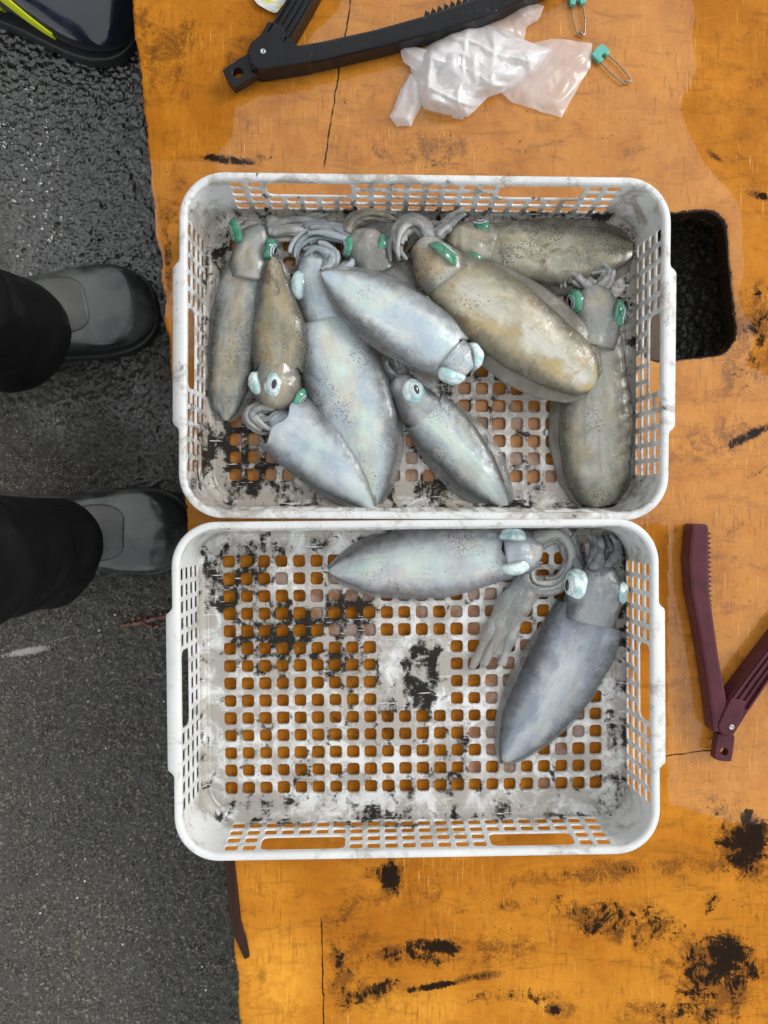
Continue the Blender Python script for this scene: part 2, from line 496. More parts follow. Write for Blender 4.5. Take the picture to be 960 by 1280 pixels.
    # worn stencil frames at the bottom corner
    def box_line(x0, y0, x1, y1, w=4):
        L = []
        for (ax, ay, bx, by) in ((x0, y0, x1, y0), (x1, y0, x1, y1), (x1, y1, x0, y1), (x0, y1, x0, y0)):
            n = max(2, int(math.hypot(bx - ax, by - ay) / 6))
            for i in range(n):
                t = i / n
                L.append((ax + (bx - ax) * t, ay + (by - ay) * t, w + 1.5, w + 1.5, 0, .70))
        return L
    g += box_line(840, 1256, 876, 1290) + box_line(884, 1240, 916, 1292) + box_line(922, 1222, 966, 1285)
    grime = blobs(pix, g)
    hole_d = np.maximum(sdf(U, V).ravel(), 0)
    grime = np.maximum(grime, 1.1 * np.exp(-hole_d / .0035))
    grime = np.maximum(grime, .62 * np.exp(-np.maximum(U - ed[:, None], 0).ravel() / .004))
    lean = pix[:, 0] - (pix[:, 1] - 1085) * .11        # px measured from the sloping edge
    brown = blobs(pix, [(440, 1170, 48, 90, 0, .56), (560, 1118, 130, 26, 0, .42), (770, 1090, 190, 20, -4, .62), (620, 1190, 90, 36, 0, .50), (800, 1160, 110, 34, 8, .52),
                        (900, 1215, 80, 66, 0, .56), (925, 1055, 54, 60, 0, .62), (460, 1245, 60, 30, -15, .60), (690, 1262, 60, 24, 0, .40), (340, 1110, 46, 22, 0, .36),
                        (200, 60, 80, 100, 0, .52), (300, 60, 60, 70, 0, .42), (560, 190, 110, 30, 0, .48), (930, 420, 60, 90, 0, .58), (930, 150, 60, 140, 0, .34), (700, 190, 200, 40, 0, .30),
                        (215, 260, 24, 60, 8, .5), (890, 560, 80, 50, -20, .46), (900, 900, 80, 80, 0, .34), (890, 760, 80, 200, 0, .30), (500, 850, 280, 210, 0, .36), (420, 740, 120, 60, 0, .42)])
    worn = blobs(pix, [(345, 1225, 54, 74, 0, 1.0), (520, 1262, 90, 34, 0, .7), (690, 1240, 90, 40, 0, .45), (330, 1105, 40, 30, 0, .35), (860, 1130, 70, 50, 0, .35), (800, 1250, 60, 40, 0, .4), (640, 1150, 60, 40, 0, .35)])
    # water film and painted sky sheen in one mask; right edge follows a reflection
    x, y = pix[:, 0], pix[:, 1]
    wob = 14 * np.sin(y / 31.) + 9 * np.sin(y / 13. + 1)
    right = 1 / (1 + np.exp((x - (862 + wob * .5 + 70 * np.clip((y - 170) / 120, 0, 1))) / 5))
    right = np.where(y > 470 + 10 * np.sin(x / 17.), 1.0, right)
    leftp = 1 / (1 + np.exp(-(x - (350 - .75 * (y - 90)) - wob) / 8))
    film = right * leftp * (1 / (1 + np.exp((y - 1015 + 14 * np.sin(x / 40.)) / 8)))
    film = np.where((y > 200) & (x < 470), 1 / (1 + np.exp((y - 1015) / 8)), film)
    film = np.where((y > 655) & (x < 835), 0.0, film)        # painted sheen left out under the second basket, keeps the orange saturated
    me = bpy.data.meshes.new('deck')
    me.vertices.add(len(allco)); me.vertices.foreach_set('co', allco.astype(np.float32).ravel())
    me.loops.add(faces.size); me.loops.foreach_set('vertex_index', faces.astype(np.int32).ravel())
    me.polygons.add(len(faces)); me.polygons.foreach_set('loop_start', np.arange(0, faces.size, 4, dtype=np.int32))
    me.update(calc_edges=True)
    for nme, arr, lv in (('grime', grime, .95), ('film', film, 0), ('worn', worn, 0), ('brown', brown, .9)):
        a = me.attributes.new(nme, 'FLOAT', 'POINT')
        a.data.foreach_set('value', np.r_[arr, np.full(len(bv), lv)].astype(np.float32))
    me.materials.append(m.m)
    me.validate()
    sm = np.ones(len(me.polygons), bool); sm[len(q):] = False
    me.polygons.foreach_set('use_smooth', sm)
    o = bpy.data.objects.new('deck', me); COL.objects.link(o); o.parent = root
    wood = plain('old_wood', (.10, .065, .04), .7, vary=.5, scale=40, bump=.4)
    for u0 in (.05, .50, .98):
        mb = MB()
        c4 = [(u0, -.11), (u0 + .09, -.11), (u0 + .09, 1.40), (u0, 1.40)]
        prism(mb, [tuple((EN * u + EDIR * v).xy) for u, v in c4], .0, -T_DECK - .001 - GZ)
        bevel(mb.build('stringer', wood, root, smooth=False), .003)
    # strip split off along the edge
    sp = Mat('splintered_wood'); cc = sp.coord()
    gr = sp.noise(sp.mapv(cc, (300, 25, 100), rot=(0, 0, .11)), 1, 5)
    sp.set(Base_Color=sp.mix(gr, (.010, .006, .005), (.060, .026, .018)), Roughness=.6, Specular_IOR_Level=.1, Normal=sp.bump(gr, .8, .002))
    mb = MB()
    pts = [(280, 1075), (293, 1076), (297, 1110), (301, 1150), (309, 1178), (312, 1196), (306, 1199), (299, 1184), (291, 1166), (287, 1140), (284, 1110)]
    prism(mb, [tuple((P(a, b, .002) - root.location).xy) for a, b in pts], -.018 - GZ, .0035 - GZ)
    bevel(mb.build('splinter', sp.m, root, smooth=False), .0012)
build_pallet()

# ================================================================== baskets
def rr_loop(a, b, r, nc=9, ns_a=2, ns_b=2):
    """rounded rectangle: points and outward normals, counter-clockwise"""
    pts, nor = [], []
    cs = [(a - r, b - r, 0), (-(a - r), b - r, 90), (-(a - r), -(b - r), 180), (a - r, -(b - r), 270)]
    for k, (cx, cy, a0) in enumerate(cs):
        for i in range(nc + 1):
            t = math.radians(a0 + 90 * i / nc)
            pts.append((cx + r * math.cos(t), cy + r * math.sin(t))); nor.append((math.cos(t), math.sin(t)))
        nx = cs[(k + 1) % 4]
        t = math.radians(a0 + 90)
        ax, ay = cx + r * math.cos(t), cy + r * math.sin(t)
        bx, by = nx[0] + r * math.cos(t), nx[1] + r * math.sin(t)
        n = ns_a if k % 2 == 0 else ns_b
        for i in range(1, n):
            pts.append((ax + (bx - ax) * i / n, ay + (by - ay) * i / n)); nor.append((math.cos(t), math.sin(t)))
    return np.array(pts), np.array(nor)

def perforated(mb, cells, fpos, fback, ch=.0006):
    """cells: (u0,u1,v0,v1, hole or None); fpos / fback map (u,v) to the front / back face, with a chamfered hole edge"""
    for u0, u1, v0, v1, h in cells:
        if h is None:
            q = [(u0, v0), (u1, v0), (u1, v1), (u0, v1)]
            mb.add([fpos(*p) for p in q], [(0, 1, 2, 3)])
            mb.add([fback(*p) for p in q], [(3, 2, 1, 0)])
            continue
        a0, a1, b0, b1, r = h
        inner, outer, big = [], [], []
        for cx, cy, sx, sy, ang in ((a1 - r, b1 - r, 1, 1, 0), (a0 + r, b1 - r, -1, 1, 90), (a0 + r, b0 + r, -1, -1, 180), (a1 - r, b0 + r, 1, -1, 270)):
            ox, oy = (u1 if sx > 0 else u0), (v1 if sy > 0 else v0)
            o3 = [(ox, cy), (ox, oy), (cx, oy)]
            if ang in (90, 270): o3 = [(cx, oy), (ox, oy), (ox, cy)]
            for i in range(3):
                t = math.radians(ang + 45 * i)
                inner.append((cx + r * math.cos(t), cy + r * math.sin(t)))
                big.append((cx + (r + ch) * math.cos(t), cy + (r + ch) * math.sin(t)))
            outer += o3
        n = 12
        V = [fpos(*p) for p in outer] + [fpos(*p) for p in big] + [fback(*p, .82) for p in inner] + [fback(*p) for p in inner] + [fback(*p) for p in outer]
        F = []
        for i in range(n):
            j = (i + 1) % n
            for k in range(4):
                F.append((k * n + i, k * n + j, (k + 1) * n + j, (k + 1) * n + i))
        mb.add(V, F)

def plastic(name, seed, dirty, tint):
    m = Mat(name)
    c = m.mapv(m.coord(), loc=(seed, seed * .7, 0))
    gr = m.attr('grime')
    n1 = m.noise(c, 38, 8, .62, .8); n2 = m.noise(c, 190, 5, .65); smr = m.noise(m.mapv(c, (55, 13, 30), rot=(0, 0, .5)), 1, 6, .65, .6); n3 = m.noise(c, 700, 3, .6)
    base = m.mix(m.noise(c, 16, 7, .65), (.56, .57, .56), (.80, .81, .80))
    f = m.math('ADD', m.math('ADD', m.math('MULTIPLY', m.math('SUBTRACT', n1, .5), 2.4), m.math('MULTIPLY', m.math('SUBTRACT', n2, .5), 1.0)), m.math('ADD', gr, m.math('MULTIPLY', m.math('SUBTRACT', smr, .5), 1.3)))
    tan = m.step(m.math('ADD', gr, m.math('MULTIPLY', m.math('SUBTRACT', m.noise(m.mapv(c, loc=(4, 4, 1)), 28, 9, .72, .5), .5), 2.6)), .18, .66)
    base = m.mix(m.math('MULTIPLY', tan, .70), base, m.mix(m.noise(c, 30, 4), tint, tuple(x * .55 for x in tint)))
    blk = m.step(f, .60, .98)
    base = m.mix(m.math('MULTIPLY', blk, .95), base, (.008, .007, .006))
    # scraped white lines through the dirt
    sc1 = m.step(m.noise(m.mapv(c, (30, 420, 30), rot=(0, 0, .7)), 1, 3), .66, .70)
    sc2 = m.step(m.noise(m.mapv(c, (30, 380, 30), rot=(0, 0, -.35)), 1, 3), .67, .71)
    base = m.mix(m.math('MULTIPLY', m.math('MAXIMUM', sc1, sc2), m.step(n1, .35, .6, .0, .8)), base, (.72, .72, .70))
    spk = m.math('MULTIPLY', m.step(n3, .66, .72), m.step(m.math('ADD', gr, n1), .55, .85, .05, .8))
    base = m.mix(spk, base, (.04, .035, .03))
    m.set(Base_Color=base, Roughness=m.step(n2, .3, .7, .28, .5), Specular_IOR_Level=m.step(blk, 0, 1, .45, .02), Subsurface_Weight=.0,
          Normal=m.bump(m.noise(c, 230, 2, .6), .2, .0008))
    return m.m

RIM_Z, FLOOR_Z = .085, .008
def build_basket(label, corners, grime_list, floor_grime, wall_grime, seed, tint, films):
    w = [P(x, y, RIM_Z) for x, y in corners]        # TL TR BR BL of the rim
    cx = sum((p.x for p in w)) / 4; cy = sum((p.y for p in w)) / 4
    rz = math.atan2((w[1] - w[0] + w[2] - w[3]).y, (w[1] - w[0] + w[2] - w[3]).x)
    A = ((w[1] - w[0]).length + (w[2] - w[3]).length) / 4
    B = ((w[0] - w[3]).length + (w[1] - w[2]).length) / 4
    root = empty('basket', (cx, cy, 0), rz)
    tag(root, label, 'basket', 'white plastic fish baskets on the pallet')
    mat = plastic('basket_plastic', seed, .5, tint)
    ca, sa = math.cos(rz), math.sin(rz)
    def grime_of(mb, base):
        v = np.array(mb.v)
        wv = np.stack([cx + v[:, 0] * ca - v[:, 1] * sa, cy + v[:, 0] * sa + v[:, 1] * ca, v[:, 2]], 1)
        return np.maximum(blobs(PIX(wv), grime_list), base(v) if callable(base) else base)
    RW = .0072
    at, bt = A - RW, B - RW                # inner half sizes at the rim
    draft = .006
    ab, bb = at - draft, bt - draft        # and at the floor
    R = .034
    TH = .0020
    zc = FLOOR_Z + .008
    def dims(z):
        t = (z - FLOOR_Z) / (RIM_Z - FLOOR_Z)
        return ab + draft * t, bb + draft * t
    # base: perforated floor
    NX, NY, PT = 22, 14, .0206
    PT = min(PT, (2 * (ab - .022)) / NX)
    PTY = min(PT, (2 * (bb - .020)) / NY)
    HS = .0142
    cells, holes = [], []
    for i in range(NX):
        for j in range(NY):
            u0, v0 = (i - NX / 2) * PT, (j - NY / 2) * PTY
            solid = 9 <= i <= 12 and 5 <= j <= 8
            hh = None
            if not solid:
                hs_ = HS * random.uniform(.96, 1.03)
                uc, vc = u0 + PT / 2, v0 + PTY / 2
                hh = (uc - hs_ / 2, uc + hs_ / 2, vc - hs_ / 2, vc + hs_ / 2, .0034)
                holes.append((uc, vc))
            if solid:                                     # finer, so that its grime has an outline
                for a in range(3):
                    for b in range(3):
                        cells.append((u0 + PT * a / 3, u0 + PT * (a + 1) / 3, v0 + PTY * b / 3, v0 + PTY * (b + 1) / 3, None))
            else:
                cells.append((u0, u0 + PT, v0, v0 + PTY, hh))
    mb = MB()
    FT = .0042
    perforated(mb, cells, lambda u, v: (u, v, FLOOR_Z), lambda u, v, k=None: (u, v, FLOOR_Z - FT if k is None else FLOOR_Z - .0007))
    # margin out to the cove, in four steps
    hx, hy = NX * PT / 2, NY * PTY / 2
    ins = .009
    outer, _ = rr_loop(ab - ins, bb - ins, R - ins * .5, 9, 60, 40)
    inner = np.stack([np.clip(outer[:, 0], -hx, hx), np.clip(outer[:, 1], -hy, hy)], 1)
    n = len(outer)
    rings = [inner + (outer - inner) * t for t in (0, .33, .66, 1)]
    V = [(x, y, FLOOR_Z) for r_ in rings for x, y in r_]
    mb.add(V, [(k * n + i, (k + 1) * n + i, (k + 1) * n + (i + 1) % n, k * n + (i + 1) % n) for k in range(3) for i in range(n)])
    # shallow moulded step and the cove up to the wall
    prof = [(ins, 0), (ins * .86, .0012), (ins * .6, .0014), (ins * .35, .0030), (ins * .12, .0056), (0, .008)]
    base_i = len(mb.v)
    loops = []
    for inset, dz in prof:
        t = dz / (RIM_Z - FLOOR_Z) * draft
        L, _ = rr_loop(ab - inset + t, bb - inset + t, R - inset * .5, 9, 60, 40)
        loops.append([(x, y, FLOOR_Z + dz) for x, y in L])
    V = [p for L in loops for p in L]
    mb.add(V, [(k * n + i, (k + 1) * n + i, (k + 1) * n + (i + 1) % n, k * n + (i + 1) % n) for k in range(len(prof) - 1) for i in range(n)])
    o = mb.build('base', mat, root, smooth=False, attrs={'grime': grime_of(mb, lambda v: floor_grime + .16 * np.exp(-np.maximum(np.minimum(ab - np.abs(v[:, 0]), bb - np.abs(v[:, 1])), 0) / .006))})
    # foot ring under the base
    mb = MB()
    Lo, _ = rr_loop(ab + TH, bb + TH, R + TH, 9, 8, 6); Li, _ = rr_loop(ab - .004, bb - .004, R - .004, 9, 8, 6)
    n = len(Lo)
    V = [(x, y, zc) for x, y in Lo] + [(x, y, .0005) for x, y in Lo] + [(x, y, .0005) for x, y in Li] + [(x, y, FLOOR_Z - FT) for x, y in Li]
    mb.add(V, [(k * n + i, k * n + (i + 1) % n, (k + 1) * n + (i + 1) % n, (k + 1) * n + i) for k in range(3) for i in range(n)])
    mb.build('foot_ring', mat, root, smooth=False, attrs={'grime': np.full(len(mb.v), .5)})
    # four perforated walls
    z_edges = [zc, .0185, .0345, .0505, .0665, .0785, RIM_Z - .001]
    rows = [(.0165, .0320, .0185, .0298), (.0320, .0470, .0338, .0450), (.0470, .0625, .0492, .0604), (.0625, .0780, .0647, .0760)]
    for side in range(4):
        horiz = side % 2 == 0
        half = (ab - R) if horiz else (bb - R)
        ncol = 22 if horiz else 15
        pt = 2 * half / ncol
        sl = pt * .72
        grips = [(2, 6), (15, 19)] if horiz else [(5, 9)]
        def put(u, z, off, side=side):
            a, b = dims(z)
            if side == 0: return (u, b + off, z)
            if side == 1: return (-(a + off), u, z)
            if side == 2: return (-u, -(b + off), z)
            return (a + off, -u, z)
        cl = [(-half, half, zc, rows[0][0], None), (-half, half, rows[-1][1], RIM_Z - .0008, None)]
        for ri, (z0, z1, h0, h1) in enumerate(rows):
            c = 0
            while c < ncol:
                g = next((g for g in grips if g[0] == c), None)
                u0 = -half + c * pt
                if g and ri >= 2:
                    k = g[1] - g[0] + 1
                    if ri == 2:
                        cl.append((u0, u0 + k * pt, z0, rows[3][1], (u0 + pt * .12, u0 + k * pt - pt * .12, h0, rows[3][3], .006)))
                    c += k
                    continue
                uc = u0 + pt / 2
                cl.append((u0, u0 + pt, z0, z1, (uc - sl / 2, uc + sl / 2, h0, h1, .0022)))
                c += 1
        mb = MB()
        perforated(mb, cl, lambda u, v: put(u, v, 0), lambda u, v, k=None: put(u, v, TH if k is None else .0005), ch=.0005)
        wg = wall_grime
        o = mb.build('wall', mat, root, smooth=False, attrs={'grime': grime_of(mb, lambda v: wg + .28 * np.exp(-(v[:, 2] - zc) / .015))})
    # rounded corners
    for k, (sx, sy) in enumerate(((1, 1), (-1, 1), (-1, -1), (1, -1))):
        mb = MB()
        V, nz, nc = [], 9, 12
        for off in (0, TH):
            for i in range(nz + 1):
                z = zc + (RIM_Z - .0008 - zc) * i / nz
                a, b = dims(z)
                for j in range(nc + 1):
                    t = math.radians(90 * k + 90 * j / nc)
                    V.append((sx * (ab - R) + (R + a - ab + off) * math.cos(t), sy * (bb - R) + (R + b - bb + off) * math.sin(t), z))
        w_ = nc + 1
        F = []
        for off in (0, 1):
            o_ = off * w_ * (nz + 1)
            for i in range(nz):
                for j in range(nc):
                    q = (o_ + i * w_ + j, o_ + i * w_ + j + 1, o_ + (i + 1) * w_ + j + 1, o_ + (i + 1) * w_ + j)
                    F.append(q if off else q[::-1])
        mb.add(V, F)
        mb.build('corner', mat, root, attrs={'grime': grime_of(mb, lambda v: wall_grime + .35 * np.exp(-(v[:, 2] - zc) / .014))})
    # rim: flange with a rounded edge and a skirt, wider at the two handles
    loop, nor = rr_loop(at, bt, R + draft, 14, 80, 80)
    n = len(loop)
    def extra(p):
        e = np.clip((.0885 - abs(p[1])) / .008, 0, 1)
        return .0065 * e * e * (3 - 2 * e) if abs(p[0]) > at - .004 else 0.0
    ex = np.array([extra(p) for p in loop])
    prof = [(-.0010, -.0030), (.0, -.0006), (.0012, .0002), (RW - .0022, 0.0), (RW - .0006, -.0008), (RW, -.0026), (RW, -.0100), (RW - .0022, -.0100), (RW - .0022, -.0034), (TH, -.0034)]
    V = []
    for d, dz in prof:
        for i in range(n):
            dd = d + (ex[i] if d > RW * .7 else 0)
            V.append((loop[i][0] + nor[i][0] * dd, loop[i][1] + nor[i][1] * dd, RIM_Z + dz))
    mb = MB()
    mb.add(V, [(k * n + i, (k + 1) * n + i, (k + 1) * n + (i + 1) % n, k * n + (i + 1) % n) for k in range(len(prof) - 1) for i in range(n)])
    o = mb.build('rim', mat, root, attrs={'grime': grime_of(mb, wall_grime * .9)})
    # films of water and slime that close some of the holes
    fm = Mat('water_film'); fm.set(Base_Color=(.42, .36, .34), Roughness=.06, Specular_IOR_Level=.6, Coat_Weight=.6)
    fm.translucent_mix(fm.step(fm.noise(fm.coord(), 60, 4), .35, .65, .10, .45))
    mb = MB()
    for u, v in holes:
        wx, wy = cx + u * ca - v * sa, cy + u * sa + v * ca
        px = PIX(np.array([[wx, wy, FLOOR_Z]]))
        if blobs(px, films)[0] > random.random() * .95 + .02:
            h = HS * .51
            mb.add([(u - h, v - h, FLOOR_Z - .0022), (u + h, v - h, FLOOR_Z - .0022), (u + h, v + h, FLOOR_Z - .0022), (u - h, v + h, FLOOR_Z - .0022)], [(0, 1, 2, 3)])
    if mb.v:
        tag(mb.build('water_film', fm.m, root), kind='stuff')
    return root

build_basket('full white basket of ten squid, rim stained grey, above the emptier basket',
             [(220, 213), (838, 222), (838, 650), (226, 648)],
             [(300, 560, 70, 80, 0, 1.0), (290, 600, 70, 50, 0, .8), (480, 610, 130, 30, 0, .78), (560, 600, 70, 40, 0, .72), (640, 500, 80, 40, 0, .66), (640, 570, 80, 60, 0, .6), (700, 630, 60, 20, 0, .5),
              (600, 268, 220, 12, 0, .75), (330, 266, 110, 12, 0, .7), (280, 290, 40, 30, 0, .6), (790, 420, 10, 140, 0, .55), (255, 400, 12, 160, 0, .55), (240, 470, 14, 120, 0, .4), (360, 612, 120, 30, 0, .55)],
             .56, .30, 3.1, (.27, .205, .140),
             [(640, 560, 40, 30, 0, .5), (600, 520, 30, 30, 0, .3), (500, 590, 40, 30, 0, .7), (610, 600, 30, 60, 0, .9), (680, 600, 30, 30, 0, .4)])
build_basket('white basket holding only two squid, most of its dirty grid floor bare',
             [(214, 651), (824, 649), (826, 1066), (217, 1080)],
             [(300, 725, 55, 60, 0, 1.0), (320, 690, 90, 26, 0, .74), (350, 800, 85, 70, 0, .95), (420, 770, 80, 50, 0, .86), (430, 830, 70, 46, 0, .80), (470, 900, 70, 70, 0, .66), (560, 960, 90, 50, 0, .62), (330, 1005, 110, 20, 0, .66), (522, 845, 40, 56, 0, .98), (545, 820, 26, 30, 0, .7),
              (530, 950, 26, 60, 0, .55), (605, 985, 12, 34, 0, .75), (400, 880, 50, 60, 0, .44), (270, 1010, 40, 14, 0, .55), (420, 1030, 160, 6, 0, .8), (640, 1022, 140, 8, 0, .6), (775, 765, 14, 26, 0, .9), (470, 700, 40, 40, 0, .4)],
             .48, .15, 8.7, (.30, .250, .195),
             [(470, 735, 110, 26, 0, .9), (600, 760, 70, 40, 0, .7), (640, 850, 50, 60, 0, .95), (690, 900, 60, 60, 0, .8), (620, 940, 30, 40, 0, .9), (420, 780, 40, 30, 0, .45), (600, 690, 60, 40, 0, .9)])

# ================================================================== squid
FLESH_KW = {}
def flesh(name, c1, c2, c3, stripe, stripe_w, speck=.3, dash=0.0, blotch=None, seed=0.0, mint=0.0, alpha=None, patch=(.5, .55), speck_col=(.10, .035, .025), warm=None, cool=None, warm_amt=.55, mottle=.35, blotch_t=.53, thin=.58):
    """wet skin: c1/c2 mottling, warm and cool patches, c3 flanks, stripe down the middle, pigment specks, pale cross dashes"""
    warm = warm or (c2[0] * 1.08, c2[1] * .98, c2[2] * .80)
    cool = cool or (c1[0] * .84, c1[1] * .93, c1[2] * 1.0)
    m = Mat(name)
    FLESH_KW[m.m.name] = dict(c1=c1, c2=c2, c3=c3, stripe=None, stripe_w=0, speck=.5 * speck, seed=seed + 1.3, patch=(.46, .54), speck_col=tuple(x * .6 for x in speck_col), warm=warm, cool=cool, blotch=blotch, mottle=mottle, blotch_t=blotch_t, thin=.30)
    c = m.mapv(m.attr('sk', True), loc=(seed, seed * .63, 0))
    aa, tt = m.attr('aa'), m.attr('tt')
    n1 = m.noise(c, 20, 6, .6, .8); n2 = m.noise(c, 85, 6, .65); n3 = m.noise(c, 330, 4, .6)
    base = m.mix(m.step(n1, .38, .62), c1, c2)
    base = m.mix(m.math('MULTIPLY', m.step(m.noise(m.mapv(c, (1, 1.5, 1), (7.1, .3, 0)), 17, 4, .55, 1.0), .47, .63), warm_amt), base, warm)
    base = m.mix(m.math('MULTIPLY', m.step(m.noise(m.mapv(c, (.7, 1.4, 1), (2.9, 5.3, 0)), 24, 4, .55, 1.0), .48, .62), .65), base, cool)
    edge = m.step(m.math('ADD', m.math('ABSOLUTE', aa), m.math('MULTIPLY', m.math('SUBTRACT', n2, .5), .6)), .34, .98)
    base = m.mix(m.math('MULTIPLY', edge, .95), base, tuple(x * .62 for x in c3))
    if stripe:
        sw = m.step(m.math('ADD', m.math('ABSOLUTE', m.math('ADD', aa, m.math('MULTIPLY', m.math('SUBTRACT', n1, .5), 1.1))), m.math('MULTIPLY', n2, .3)), stripe_w + .34, stripe_w + .02)
        base = m.mix(m.math('MULTIPLY', sw, m.step(n1, .3, .6, .25, .8)), base, stripe)
    if mint:
        mk = m.math('MULTIPLY', m.step(m.math('ABSOLUTE', m.math('ADD', aa, m.math('MULTIPLY', m.math('SUBTRACT', n1, .5), .8))), .55, .05), m.step(m.noise(c, 18, 3), .42, .58))
        base = m.mix(m.math('MULTIPLY', mk, mint), base, (.60, .78, .70))
    base = m.mix(m.step(m.noise(m.mapv(c, (.55, 1.6, 1)), 75, 7, .7), .47, .70, 0, mottle), base, tuple(x * .40 for x in c2))
    base = m.mix(m.step(n3, .56, .74, 0, mottle * .5), base, (.55, .57, .55))
    if blotch:
        bl = m.step(m.math('ADD', m.noise(m.mapv(c, loc=(3.3, 1.1, 0)), 20, 8, .78, .8), m.math('MULTIPLY', m.math('SUBTRACT', n3, .5), .2)), blotch_t, blotch_t + .12)
        base = m.mix(m.math('MULTIPLY', bl, .8), base, blotch)
    if dash:
        dc = m.mapv(c, (210, 52, 1))
        d1 = m.voro(dc, 1.0)
        dr = m.sep(m.voro(dc, 1.0, out='Color'))
        dm = m.math('MULTIPLY', m.step(d1, m.step(dr[0], 0, 1, .10, .26), .03), m.math('MULTIPLY', m.step(dr[1], .25, .9), m.step(n1, .36, .56)))
        base = m.mix(m.math('MULTIPLY', dm, dash), base, (.70, .70, .64))
    fib = m.step(m.noise(m.mapv(c, (12, 210, 1)), 1, 6, .7), .52, .72, 0, .35)
    base = m.mix(fib, base, tuple(x * .55 for x in c1))
    # hair thin pale scratches along the body
    scr = m.step(m.noise(m.mapv(c, (26, 520, 1), rot=(0, 0, .12)), 1, 3), .66, .72)
    base = m.mix(m.math('MULTIPLY', scr, .30), base, (.62, .63, .62))
    v = m.voro(c, 430); dens = m.noise(m.mapv(c, loc=(1.7, 4.1, 0)), 17, 4, .6)
    sp = m.math('MULTIPLY', m.step(v, .40, .26), m.step(m.math('ADD', dens, m.math('MULTIPLY', m.math('SUBTRACT', n3, .5), .25)), patch[0], patch[1] + .06))
    base = m.mix(m.math('MULTIPLY', sp, speck), base, speck_col)
    # a few black flecks of ink
    v2 = m.voro(c, 150); r2 = m.sep(m.voro(c, 150, out='Color'))[0]
    base = m.mix(m.math('MULTIPLY', m.step(m.math('ADD', v2, m.math('MULTIPLY', n3, .2)), .24, .16), m.step(r2, .93, .95, 0, .85)), base, (.012, .011, .010))
    h = m.math('ADD', m.noise(c, 110, 4, .7), m.noise(m.mapv(c, (130, 28, 1), rot=(0, 0, .2)), 1, 4, .6))
    m.set(Base_Color=base, Roughness=m.step(n2, .3, .7, .26, .46), Specular_IOR_Level=.5,
          Subsurface_Weight=.30, Subsurface_Radius=(1.0, .75, .6), Subsurface_Scale=.003,
          Coat_Weight=.6, Coat_Roughness=.10, Normal=m.bump(h, .42, .0013))
    m.put(m.b.inputs['Coat Normal'], m.bump(m.noise(c, 120, 3, .62), .6, .0022))
    if thin:
        m.translucent_mix(m.math('SUBTRACT', 1.0, m.math('MULTIPLY', edge, m.step(n1, .35, .65, thin * .55, thin))))
    elif alpha is not None:
        m.translucent_mix(m.step(m.math('ADD', m.math('MULTIPLY', n1, .9), m.math('MULTIPLY', tt, 0.0)), .3, .7, alpha - .18, alpha + .2))
    return m.m

def eye_mat(name, kind):
    """eyeball: colour bands by the angle from the pupil, lost in skin behind"""
    m = Mat(name)
    c = m.coord(); ang = m.attr('ang')
    n = m.noise(c, 80, 4, .6, .6); n2 = m.noise(c, 380, 4, .6)
    a = m.math('ADD', ang, m.math('MULTIPLY', m.math('SUBTRACT', n, .5), .45))
    skin = m.mix(n, (.20, .20, .185), (.36, .36, .34))
    if kind == 'g':
        core = m.mix(m.step(n, .35, .65), (.010, .105, .060), (.055, .33, .19))
        core = m.mix(m.step(n2, .55, .75, 0, .5), core, (.16, .42, .26))
        base = m.mix(m.step(a, 1.70, 1.30), skin, core)
        base = m.mix(m.step(a, .66, .58), base, (.42, .50, .52))
        base = m.mix(m.step(a, .52, .44), base, (.05, .06, .06))
    else:
        core = m.mix(m.step(n, .38, .62), (.34, .57, .58), (.80, .90, .87))
        core = m.mix(m.step(n2, .55, .75, 0, .4), core, (.22, .50, .46))
        base = m.mix(m.step(a, 2.2, 1.75), skin, core)
        base = m.mix(m.math('MULTIPLY', m.step(a, .56, .66), m.step(a, .86, .72, 0, .45)), base, (.16, .24, .25))
    m.set(Base_Color=base, Roughness=.20, Coat_Weight=.9, Coat_Roughness=.05, Normal=m.bump(n, .22, .001))
    m.translucent_mix(m.step(a, 1.60, 1.30) if kind == 'g' else m.step(a, 2.25, 1.75))
    return m.m
EYE_G = eye_mat('green_eye', 'g')
EYE_S = eye_mat('silver_eye', 's')
IRIS = plain('iris', (.55, .62, .62), .2, coat=.8, vary=.15, scale=200)
PUPIL = plain('pupil', (.004, .004, .005), .06, coat=1.0, vary=.1)

